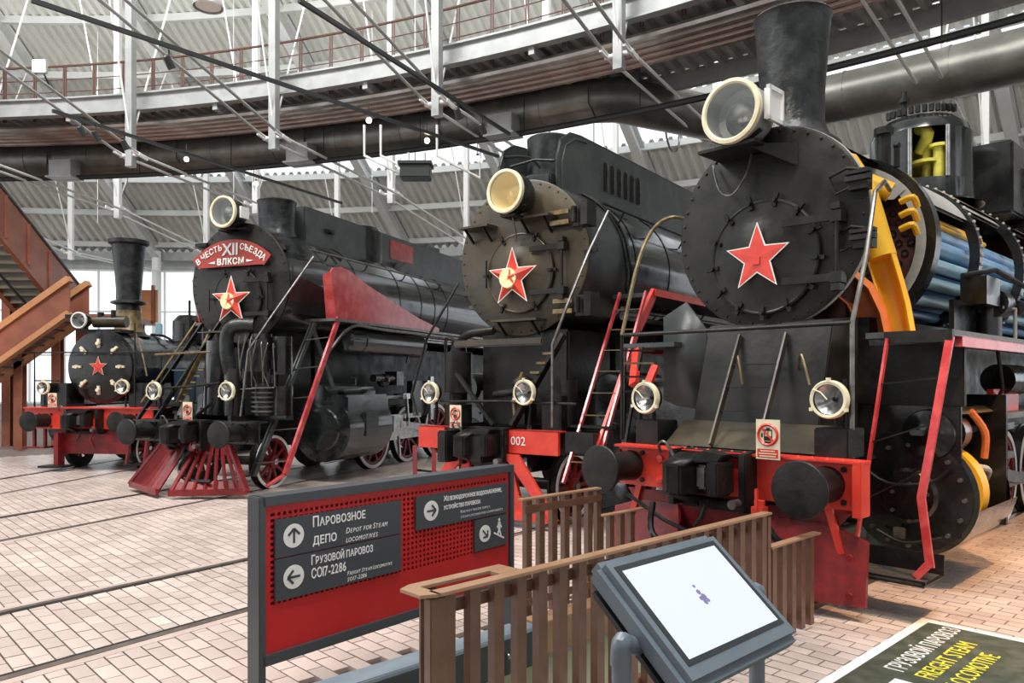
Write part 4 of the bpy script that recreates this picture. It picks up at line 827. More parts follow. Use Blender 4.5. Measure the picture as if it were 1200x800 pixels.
# side casings along the boiler top with louvres
for s in (-1, 1):
    poly = [(1.7, 4.6), (1.7, 5.02), (1.8, 5.28), (2.05, 5.43), (2.35, 5.46), (10, 5.46), (10, 4.4), (1.9, 4.4)]
    b = M().prism(poly, YZ, s*.5-.015, s*.5+.015).obj('side_casing', GREYM, L)
    pl = [Vector((s*.5, a, c)) for a, c in poly[:6]]; M().tube(pl, .02, 6).obj('casing_edge', CHM, b)
    M().tube([p+Vector((s*.02, .1, -.06)) for p in pl[:5]]+[Vector((s*.52, 2.5, 5.4))], .012, 6).obj('casing_bead', GREYM, b)
    for i in range(6):
        u = 3.0+.22*i; q = M(); q.prism([(u, 4.8), (u, 5.22), (u+.05, 5.25), (u+.1, 5.22), (u+.1, 4.8)], YZ, s*.515, s*.522); q.obj('slot_shade', PITCHB, b)  # raised black patch painting the shade inside a louvre opening
        q = M(); q.beam((s*.54, u+.06, 4.8), (s*.54, u+.06, 5.2), .06, .01, (s*.5, 1, 0)); q.obj('louvre_blade', DST, b)
    M().beam((s*.56, 2.5, 4.42), (s*.56, 10, 4.42), .06, .03).obj('casing_angle', SAT, b)
M().lathe((0, 2.3, 4.6), (0, 0, 1), [(0, .36), (.75, .34), (.88, .35), (.9, .33), (.88, .3), (.6, .28)], 32).obj('chimney', CHM, L)
q = M(); q.bb(-.45, .45, 1.6, 2.6, 4.62, 4.78); q.ball((0, 1.9, 4.78), .3, 12, (1, .6, .35)); q.obj('feedwater_heater', CHM, L, .02)
M().tube([(-.3, 1.7, 5.0), (.1, 1.75, 5.05), (.4, 1.8, 5.0)], .02).obj('top_pipe', SAT, L); M().tube([(-.5, 1.8, 5.2), (-.1, 1.9, 5.15), (.1, 2.0, 4.9)], .02, 6, 3).obj('top_pipe', SAT, L)
# boiler pipes and handrail
rod(L, [(1.05, 2.0, 4.35), (1.08, 5, 4.3), (1.08, 9, 4.3)], .02, SAT); 
for u in (2.6, 3.6, 4.8, 6.2): M().tube([(.95, u, 4.12), (1.08, u, 4.32)], .015).obj('handrail_stay', SAT, L)
for du in (0, .12): M().tube([(.3, 2.3+du, 4.75), (.75, 2.45+du, 4.45), (1.04, 2.55+du, 4.0), (1.12, 2.6+du, 3.5), (1.08, 2.7+du, 3.15), (1.2, 3.2, 3.0)], .022, 6, 4).obj('boiler_pipe', BLK, L)
rod(L, [(1.2, 1.9, 4.2), (1.13, 1.5, 3.6), (1.06, 1.1, 2.9), (.98, .85, 2.35), (.98, .85, 1.3)], .02, DST); q = M(); q.box((1.13, 1.55, 3.62), (.2, .04, .04)); q.obj('handrail_bracket', SAT, L)
rod(L, [(-1.12, 1.5, 3.35), (-1.3, 1.0, 2.5), (-1.45, .85, 1.7), (-1.3, .8, 1.4)], .02, SAT)
# gear under the smokebox
q = M(); q.bb(-.75, .75, 1.6, 2.8, 1.2, 2.6); q.obj('saddle', SAT, L, .03); M().bb(-.8, .72, 1.0, 1.06, 2.36, 2.46).obj('cross_pipe', BRN, L, .02)
M().lathe((-.95, 1.3, 1.2), (0, 0, 1), [(0, .2), (.35, .2), (.37, .13), (.5, .13), (.52, .2), (1.1, .2), (1.12, .12), (1.3, .1)], 24).obj('air_pump', SAT, L)
M().tube([(-.95, 1.3, 2.4), (-.7, 1.2, 2.55), (-.3, 1.3, 2.6)], .06, 10, 4).obj('pump_pipe', SAT, L); M().tube([(-1.2, 1.3, 2.3), (-1.0, 1.1, 2.5), (-.8, 1.1, 2.45)], .025, 8, 4).obj('pump_pipe', SAT, L)
M().beam((-.65, .9, 2.0), (.0, .9, 1.3), .05, .05).obj('front_brace', SAT, L); M().tube([(-.9, .85, 1.6), (.2, .85, 1.62), (1.3, .9, 1.6)], .018).obj('front_bar', SAT, L)
q = M(); q.beam((.9, 1.25, 2.5), (.35, .85, 1.3), .05, .12, (0, 1, 0)); q.obj('front_ladder', SAT, L)
for i in range(6): f = i/6; M().box((.74-.4*f, 1.12-.3*f, 2.25-.75*f), (.14, .06, .03)).obj('ladder_tread', BRASS, L)
q = M(); q.ball((.35, 1.1, 1.85), .16, 12, (1, 1, .7)); q.cyl((-.2, 1.2, 1.7), (.35, 1.1, 1.75), .05); q.bb(-.1, .3, 1.2, 1.5, 1.3, 1.6); q.bb(.75, 1.05, .95, 1.4, 1.25, 1.7); q.cyl((1.0, 1.2, 1.3), (1.0, 1.2, 1.9), .12); q.obj('front_fittings', SAT, L)
M().tube([(.45, .95, 2.0), (.35, .9, 1.7), (.4, .85, 1.4)], .025, 8, 3).obj('curved_lever', BRASS, L)
# running board at the right, red stair
q = M(); q.bb(1.0, 1.65, 2.4, 12, 3.06, 3.12); q.obj('running_board', GREYM, L); M().bb(1.6, 1.67, 2.4, 12, 3.06, 3.16).obj('running_board_edge', RED, L); M().bb(-1.65, -1.0, 2.4, 12, 3.06, 3.12).obj('running_board', GREYM, L)
q = M(); q.beam((1.62, 2.45, 3.12), (1.6, 2.0, 2.6), .05, .14, (0, 1, 0)); q.beam((1.6, 2.0, 2.6), (1.62, .62, .7), .04, .08, (0, 1, 0)); q.obj('stair_stringer', RED, L)
l = ladder(L, (1.25, 2.15, 3.1), (1.3, .6, .65), (1.62, 2.2, 3.1), (1.68, .65, .65), 8, PRED, BRASS, .03, .05, name='side_stair', r=.012); 
q = M(); q.bb(1.15, 1.7, 1.0, 1.2, 1.3, 1.33); q.obj('stair_step', SAT, l)
for z_ in (2.9, 2.78): M().cyl((1.2, 2.3, z_), (1.2, 9, z_), .035).obj('board_pipe', DST, L)
cylinder(L, 1.25, 1.9, 3.3, 1.0, .5, 1.9, BLK); cylinder(L, -1.25, 1.9, 3.3, 1.0, .5, 1.9, BLK)
for u, r in ((1.6, .46), (3.9, .62), (5.3, .62), (6.7, .62)): wheelset(L, u, r)
q = M(); q.bb(-.62, -.55, .9, 12, .7, 1.3); q.bb(.55, .62, .9, 12, .7, 1.3); q.obj('main_frame', BLK, L)
M().lathe((1.25, 3.6, 2.6), (0, 1, 0), [(0, 0), (0, .26), (2.2, .26), (2.2, 0)], 28).obj('air_tank', BLK, L)
M().bb(-.78, .78, 2.9, 11.9, 1.2, 2.7).obj('window_blocker', SAT, L); cabin(L, 12, 14.5, 1.5, 2.6, 4.9)  # black box under the boiler, added to block the windows' glare
# ------------------------------------------------------------------ L2: slogan locomotive
L = engine('L2', 'black locomotive with a curved red slogan plate, star with medallion and red wing plates')
Z = 3.66; R = 1.1
q = M(); q.bb(-1.3, 1.35, .5, .56, .86, 1.22); q.bb(-1.3, 1.35, .45, .75, 1.2, 1.23); q.obj('buffer_beam', BLK, L, .005)
buffer(L, -.97, SAT, .22, 1.04); buffer(L, .97, SAT, .22, 1.04); coupler(L, 1.02); hose(L, [(.2, .3, .8), (.0, .2, .5), (.2, .12, .3), (.7, .15, .28)], .03, BLK, DRED)
warning(L, -.05, .42, 1.2, .2, .34); marker(L, -.98, .6, 1.72, .155); marker(L, .62, .6, 1.72, .155)
# slotted cowcatcher: two inclined wings of bars
for s in (-1, 1):
    A = Vector((s*.12, -.15, .1)); B = Vector((s*1.25, .35, .12)); T0 = Vector((s*.12, .5, .85)); T1 = Vector((s*.75, .55, .8))
    b = M().beam(A, B, .05, .1).obj('cowcatcher', DRED, L); M().beam(T0, T1, .05, .08).obj('cowcatcher_top', DRED, b); M().beam(B, T1, .05, .1, (0, 1, 0)).obj('cowcatcher_side', DRED, b)
    for i in range(7):
        f = i/7; M().beam(A.lerp(B, f+.02), T0.lerp(T1, f), .075, .03, (0, 1, .5)).obj('cowcatcher_bar', DRED, b)
    q = M(); q.add([A.lerp(B, .0), A.lerp(B, 1), (A.lerp(B, 1)+Vector((-s*.08, .1, .16))), A.lerp(B, 0)+Vector((0, .12, .16))], [(0, 1, 2, 3)]); q.obj('cowcatcher_skirt', DRED, b)
smokebox(L, 1.6, Z, R, CHAR, BOIL, 1.2); door(L, 1.58, Z-.27, .52, CHAR, 6, SAT, .14, .12); hinge(L, 1.55, Z-.27, .52, SAT, 1, .3); rod(L, [(-.6, 1.5, Z-.5), (-.6, 1.5, Z-.1)], .015, SAT, 'door_bar')
star_part(L, 1.4, Z-.33, .45, True, body=RED)
M().bb(-.48, .3, 1.3, 1.58, 2.76, 2.79).obj('foot_plate', BRN, L); q = M(); q.prism([(-.5, 2.76), (-.4, 2.5), (.2, 2.5), (.32, 2.76)], XZ, 1.5, 1.54); q.obj('foot_plate_back', BRN, L)
# slogan plate
def arcpt(r, a): return (r*sin(radians(a)), Z-.27+r*cos(radians(a)))
cz = 3.1
def ap(r, a): return (-.1+r*sin(radians(a)), cz+r*cos(radians(a)))
poly = [ap(1.35, -41+82*i/16) for i in range(17)]+[ap(1.12, 41), (.6, 3.965), (-.8, 3.965), ap(1.12, -41)]
sp = M().prism(poly, XZ, 1.5, 1.52).obj('slogan_plate', SLOGR, L, label='red curved plate with white Cyrillic slogan letters')
def arctext(s, a0, r, sz):
    a = a0
    for i, ch in enumerate(s):
        if ch == ' ': a += 1.6; continue
        a += 2.45; x, z = ap(r, a); a += 2.45; ar = radians(a)
        text(ch, sz, WHT, sp, frame((x, 1.492, z), (cos(ar), 0, -sin(ar)), (sin(ar), 0, cos(ar))), ext=.004, align='CENTER', bold=.002)
arctext('В ЧЕСТЬ', -40, 1.18, .15); arctext('СЪЕЗДА', 9.5, 1.18, .15)
text('XII', .3, mat('silver_letter', (.62, .62, .64), .4), sp, frame((-.1, 1.488, 4.17), (1, 0, 0), (0, 0, 1)), ext=.006, align='CENTER', bold=.006, spacing=1.0)
text('ВЛКСМ', .155, WHT, sp, frame((-.1, 1.49, 4.0), (1, 0, 0), (0, 0, 1)), ext=.005, align='CENTER', bold=.005, spacing=1.15)
for s in (-1, 1): M().prism([(-.1+s*.36, 4.07), (-.1+s*.52, 4.04), (-.1+s*.36, 4.025)], XZ, 1.485, 1.5).obj('plate_dash', WHT, sp)
headlamp(L, .0, 1.2, 4.88, .27, CREAM, STG, .46, CHM, foot=4.6); q = M(); q.bb(.27, .31, 1.3, 1.5, 4.78, 4.98); q.obj('side_window_frame', WHT, L)
M().bb(-.98, -.72, 1.55, 1.75, 4.38, 4.44).obj('top_bracket', SAT, L); M().bb(.8, 1.0, 1.62, 1.75, 4.22, 4.3).obj('top_bracket', SAT, L); M().bb(-.3, .3, 1.4, 1.7, 4.6, 4.63).obj('lamp_shelf', SAT, L)
M().lathe((0, 2.65, 4.6), (0, 0, 1), [(-.05, .46), (.08, .38), (.2, .34), (.7, .355), (.76, .38), (.78, .36), (.76, .32), (.5, .3)], 36).obj('chimney', CHM, L)
boiler(L, 2.8, 12.5, Z, R-.06, BOIL, (2.9, 3.9, 5.6, 6.6, 7.3, 8.0))
# casing on top of the boiler
b = M().bb(-.36, .36, 3.05, 12, 4.55, 5.36).obj('top_casing', GREYM, L, .03)
M().lathe((0, 5.6, 4.5), (0, 0, 1), [(0, .5), (.8, .5), (.9, .42), (.92, 0)], 32).obj('sand_dome', BLK, b); M().bb(.365, .375, 6.3, 7.4, 4.8, 5.25).obj('casing_hatch', PRED, b)
q = M(); q.prism([(6.2, 4.4), (6.6, 4.75), (12, 4.75), (12, 4.4)], YZ, .36, .62); q.obj('casing_ledge', GREYM, b, .01); q = M(); q.bb(.37, .4, 3.7, 4.0, 4.95, 5.02); q.cyl((.36, 3.85, 4.98), (.46, 3.85, 4.98), .05); q.obj('casing_latch', SAT, b)
M().bb(-.2, .2, 8.5, 9.2, 5.36, 5.5).obj('steam_valve', BLK, b)
rod(L, [(1.1, 2.2, 4.3), (.95, 4, 4.35), (.95, 12, 4.35)], .022, DST)
for u in (3.0, 4.4, 6.0, 7.8, 9.6): M().tube([(.85, u, 4.2), (.96, u, 4.37)], .015).obj('handrail_stay', SAT, L)
M().tube([(.45, 2.6, 4.55), (.8, 2.7, 4.4), (1.03, 2.8, 3.95), (1.08, 2.95, 3.5), (1.12, 3.2, 3.3)], .022, 6, 4).obj('boiler_pipe', BLK, L)
M().tube([(.4, 3.1, 4.6), (.75, 3.4, 4.42), (.9, 3.5, 4.3)], .03, 6, 3).obj('boiler_pipe', BLK, L)
rod(L, [(1.25, 2.1, 4.15), (1.0, 1.2, 2.95), (.85, .85, 2.4), (.82, .7, 1.3)], .02, DST)
rod(L, [(-1.1, 1.7, 3.0), (-1.6, .9, 1.5)], .02, BRASS)
# left ladders
ladder(L, (-1.35, .6, 1.22), (-.75, 1.5, 2.95), (-.95, .6, 1.22), (-.35, 1.5, 2.95), 5, BLK, DST, .03, .08, up=(0, 1, 0)); M().tube([(-.95, .6, 2.35), (.28, .6, 2.38)], .018).obj('front_rail', BRASS, L)
q = M(); q.beam((-.45, 1.4, 2.8), (-.75, .9, 1.5), .04, .1, (0, 1, 0)); q.obj('ladder_stringer', BRASS, L)
for i in range(7): M().box((-.4-.04*i, 1.2-.05*i, 2.2-.11*i), (.12, .05, .03)).obj('ladder_tread', BRASS, L)
# steam pipes and pumps in front
M().tube([(.75, 1.1, 2.84), (.5, .95, 2.84), (.36, .9, 2.7), (.36, .9, 2.3), (.4, .95, 2.0)], .115, 16, 5).obj('steam_pipe', CHM, L); M().cyl((.42, 1.0, 1.3), (.42, 1.0, 2.1), .17).obj('pump_cylinder', BLK, L)
M().cyl((-.25, 1.3, 1.3), (-.15, 1.3, 2.6), .24).obj('saddle_pipe', BOIL, L); q = M(); q.bb(-.7, .7, 1.8, 2.8, 1.2, 2.8); q.obj('saddle', SAT, L, .03)
q = M(); q.cyl((.85, 1.2, 2.1), (.85, 1.2, 2.7), .18); q.cyl((1.2, 1.3, 2.0), (1.2, 1.3, 2.65), .17); q.cyl((.9, 1.2, 1.3), (.9, 1.2, 1.85), .2); q.cyl((1.2, 1.3, 1.3), (1.2, 1.3, 1.8), .18); q.cyl((1.0, 1.2, 1.8), (1.0, 1.2, 2.1), .05); q.bb(.7, 1.35, 1.2, 1.4, 1.22, 1.3); q.obj('feed_pump', BLK, L)
for i in range(7):
    x = .55+.12*i; M().tube([(x, 1.0, 2.75-.05*i), (x+.05, .9, 2.5), (x+.02*(-1)**i*3, .92, 2.1), (x, 1.0, 1.8)], .011, 5, 3).obj('pump_pipe', DST, L)
q = M()
for i in range(6): q.lathe((.9, 1.2, 1.35+.08*i), (0, 0, 1), [(0, .2), (.01, .23), (.03, .23), (.04, .2)], 18)
q.obj('pump_fins', DST, L); M().tube([(.6, .95, 1.75), (1.3, .95, 1.78)], .012).obj('pump_pipe', DST, L)
M().bb(.75, 1.15, .95, 1.0, 2.05, 2.6).obj('pump_bracket', SAT, L)
M().tube([(-1.2, .8, 1.75), (-.3, .8, 1.8), (.3, .8, 1.86)], .022).obj('front_bar', SAT, L); M().tube([(.1, .8, 1.5), (-.3, .9, 1.3)], .03).obj('front_link', SAT, L); M().lathe((-.55, .9, 1.25), (.15, 0, 1), [(0, .17), (.15, .13), (.4, .04)], 16).obj('oil_can_cone', DST, L)
# running board with red wing plate
q = M(); q.bb(1.0, 1.65, 2.2, 12, 2.98, 3.03); q.obj('running_board', DST, L); M().bb(-1.65, -1.0, 2.2, 12, 2.98, 3.03).obj('running_board', DST, L)
wing = [(2.3, 3.0), (2.12, 3.86), (2.2, 3.95), (2.45, 4.0), (2.75, 3.95), (3.4, 3.75), (5.4, 3.28), (6.4, 3.12), (6.4, 3.0)]
q = M(); q.prism(wing, YZ, 1.58, 1.61); q.add([(1.6, 2.3, 3.0), (1.6, 2.12, 3.88), (1.45, 2.1, 3.8), (1.4, 2.28, 3.0)], [(0, 1, 2, 3)]); q.obj('wing_plate', PRED, L)
q = M(); q.prism(wing, YZ, -1.61, -1.58); q.obj('wing_plate', PRED, L)
q = M(); q.beam((1.62, 2.35, 3.05), (1.6, .85, .35), .045, .1, (0, 1, 0)); q.beam((1.6, .85, .35), (1.35, .7, .16), .045, .08, (0, 1, 0)); q.obj('stair_stringer', PRED, L)
ladder(L, (1.15, 2.2, 2.95), (.95, .8, .3), (1.2, 2.22, 2.95), (1.0, .82, .3), 1, GREYM, GREYM, .03, .08, name='inner_stringer', up=(0, 1, 0))
for i in range(5): f = .12+.2*i; M().beam((1.17-.2*f, 2.2-1.4*f, 2.95-2.65*f), (1.6, 2.3-1.4*f, 3.0-2.65*f), .12, .015).obj('stair_step', DST, L)
M().lathe((1.3, 2.9, 2.68), (0, 1, 0), [(0, 0), (.01, .22), (.05, .26), (.5, .26), (.52, .28), (.56, .28), (.58, .26), (3.0, .26), (3.1, 0)], 36).obj('air_tank', BOIL, L)
M().tube([(1.5, 2.2, 2.4), (1.62, 2.8, 2.92), (1.66, 4, 2.92), (1.66, 9, 2.92)], .03, 8, 4).obj('board_pipe', DST, L)
for z_ in (2.86, 2.8): M().cyl((1.45, 5.0, z_), (1.45, 10, z_), .03).obj('board_pipe', SILV, L)
# cylinder with shiny casing
cylinder(L, 1.22, 2.35, 4.0, 1.0, .62, 1.75, BOIL); cylinder(L, -1.22, 2.35, 4.0, 1.0, .62, 1.75, BOIL)
M().bb(1.7, 1.86, 2.9, 3.35, .85, 1.3).obj('cylinder_hatch', BOIL, L, .01)
for u in (2.6, 3.4): M().tube([(1.3, u, 1.72), (1.3, u, 1.95), (1.2, u, 1.95)], .014).obj('lubricator_pipe', DST, L); M().lathe((1.35, u+.15, 1.68), (0, 0, 1), [(0, .12), (.02, .12), (.06, 0)], 16).obj('cover_cap', SAT, L)
M().beam((1.15, 2.2, 2.9), (1.35, 2.6, 1.7), .1, .03, (1, 0, 0)).obj('board_stay', GREYM, L)
wheelset(L, 1.5, .47)
for u in (4.6, 6.1, 7.6, 9.1): wheelset(L, u+.2, .66)
for z_ in (1.12, .82): M().bb(1.22, 1.3, 4.0, 6.1, z_-.05, z_+.05).obj('slide_bar', SILV, L)
M().bb(1.2, 1.34, 4.8, 5.2, .8, 1.15).obj('crosshead', SILV, L); M().beam((1.32, 5.1, .95), (1.32, 7.2, .72), .07, .15).obj('connecting_rod', SILV, L); M().bb(1.05, 1.12, 4.8, 9.4, .6, .75).obj('coupling_rod', SILV, L)
M().bb(1.15, 1.3, 5.7, 6.4, 1.1, 1.9).obj('motion_bracket', BLK, L); M().tube([(1.2, 4.1, 1.55), (1.2, 5.8, 1.55)], .04).obj('valve_rod', SILV, L); M().bb(1.1, 1.35, 5.2, 5.5, 1.5, 1.62).obj('valve_guide', SILV, L); M().beam((1.34, 5.0, .7), (1.34, 5.05, .25), .05, .05, (0, 1, 0)).obj('union_link', SILV, L); M().beam((1.36, 5.3, 1.6), (1.36, 5.4, .9), .06, .05, (0, 1, 0)).obj('combination_lever', SILV, L); M().bb(1.35, 1.42, 6.35, 6.5, 1.0, 2.0).obj('motion_plate', SILV, L)
M().beam((1.4, 5.6, 2.9), (1.42, 5.2, 2.3), .03, .03).obj('board_stay', SAT, L)
q = M(); q.bb(-.62, -.55, .7, 12, .7, 1.3); q.bb(.55, .62, .7, 12, .7, 1.3); q.obj('main_frame', BLK, L)
q = M(); q.ball((1.2, 4.6, 1.9), .15, 10); q.cyl((1.2, 4.2, 1.95), (1.2, 5.4, 1.95), .08); q.bb(1.0, 1.3, 5.0, 5.3, 1.8, 2.1); q.obj('reversing_gear', BLK, L)
M().bb(-.7, .7, 2.9, 12.2, 1.35, 2.65).obj('window_blocker', SAT, L); cabin(L, 12.3, 14.8, 1.55, 2.6, 4.9)  # added black box keeps window light from showing under the boiler
# ------------------------------------------------------------------ L1: small old locomotive
L = engine('L1', 'small old black locomotive with a tall flared chimney and red buffer beam at the left')
Z = 2.2; R = .8
q = M(); q.bb(-1.45, 1.45, .5, .56, .88, 1.33); q.bb(-1.45, 1.45, .45, 1.2, 1.31, 1.34); q.obj('buffer_beam', RED, L, .005)
buffer(L, -.97, SAT, .21, 1.06); buffer(L, .97, SAT, .21, 1.06); coupler(L, 1.08); hose(L, [(.3, .35, .9), (.25, .25, .7), (.3, .3, .5)], .03, DRED, RED)
q = M(); q.bb(-.75, .85, .6, .7, .35, .9); q.bb(-.7, -.6, .4, .6, .1, .8); q.obj('front_apron', DRED, L); M().bb(-.95, -.4, .25, .6, .08, .12).obj('front_step', SAT, L)
q = M(); q.bb(-1.35, -1.3, .6, .66, .5, .9); q.bb(-1.1, -1.05, .6, .66, .5, .9); q.bb(-1.5, -1.0, .5, .8, .46, .5); q.obj('side_step', DRED, L); M().bb(.8, 1.3, .5, .8, .12, .16).obj('front_step', SAT, L); q = M(); q.beam((1.25, .7, .9), (1.25, .55, .15), .04, .08, (0, 1, 0)); q.beam((.85, .7, .9), (.85, .55, .15), .04, .08, (0, 1, 0)); q.obj('step_hanger', DRED, L)
warning(L, -.75, .42, 1.34, .2, .3); marker(L, -1.1, .6, 1.75, .14); marker(L, .72, .6, 1.77, .15)
for x0 in (-1.3, .75): M().bb(x0, x0+.65, .75, 1.3, 1.34, 1.85).obj('front_box', BLK, L, .02)
smokebox(L, .95, Z, R, BLK, BLK, 1.6, 28)
dr = M().lathe((0, .93, Z), (0, -1, 0), [(0, R*.93), (.03, R*.93), (.05, R*.8), (.07, R*.4), (.08, 0)], 48).obj('smokebox_door', BLK, L)
for i in range(8):
    a = 2*pi*i/8; d = Vector((sin(a), 0, cos(a))); c = Vector((0, .85, Z))+d*.5; q = M(); q.beam(c-d*.09, c+d*.1, .05, .05, (0, 1, 0)); q.cyl(c, c+Vector((0, -.06, 0)), .04, n=8); q.obj('door_clamp', CREAM, dr)
star_part(L, .84, Z, .22, False, True, .4, CREAM, RED)
boiler(L, 2.5, 9, Z, R-.08, BLK, (2.6, 4, 5.5))
M().lathe((0, 1.9, 2.9), (0, 0, 1), [(0, .45), (.1, .34), (.2, .28), (.72, .25), (.76, .38), (.8, .38), (.84, .25), (1.4, .29), (2.08, .36), (2.12, .43), (2.2, .43), (2.2, .33), (1.5, .27)], 32).obj('chimney', CHM, L)
M().lathe((0, 1.9, 3.0), (0, 0, 1), [(0, .35), (.1, .3), (.5, .262), (.5, .25)], 24).obj('chimney_foot', BRASS, L)
headlamp(L, -.42, .8, 3.2, .17, WHT, STG, .3, BLK); M().cyl((-.35, 1.2, 3.2), (.35, 1.3, 3.2), .13).obj('steam_dynamo', BRN, L); q = M(); q.bb(-.6, .4, 1.0, 1.5, 2.95, 3.02); q.cyl((.1, 1.2, 3.3), (.1, 1.2, 3.45), .05); q.cyl((-.2, 1.2, 3.3), (-.2, 1.2, 3.4), .07); q.bb(-.75, -.55, .8, .9, 3.25, 3.33); q.obj('dynamo_stand', SAT, L)
rod(L, [(-1.3, .6, 1.34), (-1.3, .6, 2.5), (1.6, .6, 2.5), (1.6, .6, 1.34)], .018); rod(L, [(-1.3, .6, 1.9), (-.8, .7, 1.9)], .014); rod(L, [(1.0, .6, 3.1), (1.0, .6, 1.34)], .015)
M().tube([(.4, 1.5, 3.0), (.75, 1.2, 2.6), (.95, 1.1, 2.0)], .02, 6, 3).obj('boiler_pipe', BRASS, L)
q = M(); q.bb(-1.4, -.75, 1.0, 9, 1.34, 1.38); q.bb(.75, 1.5, 1.0, 9, 1.34, 1.38); q.obj('running_board', SAT, L)
q = M(); q.bb(.9, 1.45, 2.2, 6, 1.4, 2.2); q.obj('side_tank', mat('blue_black', (.02, .04, .06), .35), L, .03); M().lathe((0, 4.4, 2.85), (0, 0, 1), [(0, .4), (.6, .38), (.75, .25), (.78, 0)], 28).obj('dome', BLK, L)
M().bb(.25, .9, 5.8, 6.6, 2.9, 3.7).obj('sand_box', BLK, L, .03); rod(L, [(.55, 3.5, 2.7), (.55, 3.5, 3.9)], .03, SAT, 'whistle_pipe')
M().tube([(.1, 2.6, 3.0), (.5, 2.5, 2.95), (.7, 2.6, 2.8)], .03, 8, 3).obj('top_pipe', SAT, L); M().cyl((.3, 2.6, 3.0), (.3, 2.6, 3.25), .08).obj('valve', LBLUE, L)
cylinder(L, 1.15, 1.2, 2.2, .85, .36, 1.35, BLK); cylinder(L, -1.15, 1.2, 2.2, .85, .36, 1.35, BLK)
for u in (1.3, 3.0, 4.6, 6.2): wheelset(L, u, .55 if u > 2 else .42)
q = M(); q.bb(-.62, .62, .8, 8, .6, 1.3); q.obj('main_frame', BLK, L); cabin(L, 7.5, 9.5, 1.4, 1.4, 3.6)
# ================= FOREGROUND =================
# fences of the pit
def fence(v, u0, u1, u2, lbl, ret=0, hi=.94, lo=.69, off=0., side=-1):
    t = thing('pit_fence', lbl, 'fence', loc4(v, u0), -radians(46.3), 'brown slatted fences round the pit')
    L1_, L2_ = u1-u0, u2-u0
    M().bb(-.035, .035, -.02, L1_, hi-.008, hi+.008).obj('top_rail', BRTOP, t, .002); M().bb(-.035, .035, L1_, L2_, lo-.008, lo+.008).obj('top_rail', BRTOP, t, .002)
    sl = M().box((0, 0, 0), (.048, .062, hi+.1)).mesh('slat', BRONZE); s2 = M().box((0, 0, 0), (.048, .062, lo+.1)).mesh('slat', BRONZE)
    y = .06+off; n = 0
    while y < L2_-.04:
        h = hi if y < L1_ else lo
        o = bpy.data.objects.new('slat', sl if y < L1_ else s2); COL.objects.link(o); o.parent = t; o.location = (0, y, (h-.01+.02)/2-.06); y += .15
    for z in (.86, .12): M().bb(side*.03-.008, side*.03+.008, 0, L1_, z-.03, z+.03).obj('back_rail', BRONZE, t)
    M().bb(side*.03-.008, side*.03+.008, L1_, L2_, .1, .16).obj('back_rail', BRONZE, t)
    M().box((0, L1_-.02, (hi-.02)/2), (.05, .05, hi-.02)).obj('fence_post', BRONZE, t, .004)
    if ret:
        M().box((0, .0, (hi-.01)/2-.05), (.05, .1, hi+.08)).obj('fence_post', BRONZE, t, .004); M().box((-.14, .06, (hi-.01)/2-.05), (.012, .09, hi+.08)).obj('slat', BRONZE, t)
        M().prism([(-.185, .55), (-.185, -.02), (-.15, -.09), (.0, -.09), (.035, -.02), (.035, 0), (-.035, 0), (-.115, 0), (-.115, .55)], XY, hi-.008, hi+.008).obj('return_rail', BRTOP, t, .002)
        M().bb(-.12, -.035, .42, .55, hi-.008, hi+.008).obj('return_rail_end', BRTOP, t)
    return t
fence(.95, -3.42, -.42, .37, 'long brown slatted fence in front of the pit, beside the touch kiosk', 1)
fence(-.7, -1.27, -.32, .32, 'short brown slatted fence on the far side of the pit, right of the red signboard', 0, side=1)
# signboard
P0 = Vector((-1.39, 4.2, 0)); P1 = Vector((-.01, 5.86, 0)); d = P1-P0; LEN = d.length; ang = atan2(d.y, d.x)
sg = thing('signboard', 'red perforated direction board with grey text plates in a grey frame on two posts', 'sign', P0, ang)
ZT = 1.24
for x in (0, LEN): M().bb(x-.022, x+.022, -.02, .1, -.03, ZT).obj('sign_post', SGREY, sg, .004)
M().bb(-.0, LEN, -.02, .12, ZT-.055, ZT).obj('frame_rail', SGREY, sg, .003); M().bb(0, LEN, -.02, .12, .30, .36).obj('frame_rail', SGREY, sg, .003)
M().bb(.03, LEN-.03, .0, .012, .36, .62).obj('red_panel', SRED, sg); M().bb(.03, LEN-.03, .09, .1, .36, ZT-.05).obj('back_panel', SRED, sg)
M().bb(.03, LEN-.03, 0, .012, 1.15, ZT-.05).obj('red_panel', SRED, sg)
q = M(); x = .03; ph = .036
q.bb(.03, .062, 0, .012, .62, 1.15); q.bb(LEN-.062, LEN-.03, 0, .012, .62, 1.15)
nx = int((LEN-.124)/ph); px_ = (LEN-.124)/nx
for i in range(1, nx): q.bb(.062+i*px_-.008, .062+i*px_+.008, 0, .01, .62, 1.15)
nz = 16; pz_ = .53/nz
for i in range(nz+1): q.bb(.062, LEN-.062, .001, .011, .62+i*pz_-.008, .62+i*pz_+.008)
q.obj('perforated_sheet', SRED, sg)
def arrow_disc(par, x, z, r, ang):
    M().cyl((x, -.018, z), (x, -.0205, z), r, n=36).obj('arrow_disc', WHT, par)
    D = Vector((cos(ang), 0, sin(ang))); N = Vector((-sin(ang), 0, cos(ang))); c = Vector((x, -.0222, z)); q = M()
    q.beam(c-D*r*.6, c+D*r*.55, .003, r*.2, N); tip = c+D*r*.62
    for s in (-1, 1): q.beam(tip-D*.02*r, tip-D*r*.55+N*s*r*.55, .003, r*.2, N.cross(Vector((0, 1, 0))) if False else (N+D*s).normalized())
    q.obj('arrow', SGREY2, par)
def plate(x0, x1, z0, z1): return M().bb(x0, x1, -.018, -.002, z0, z1).obj('text_plate', SGREY2, sg, .002)
SM = lambda par, s, x, z, sz, m=LETTER, **k: text(s, sz, m, par, frame((x, -.0195, z), (1, 0, 0), (0, 0, 1)), ext=.0008, **k)
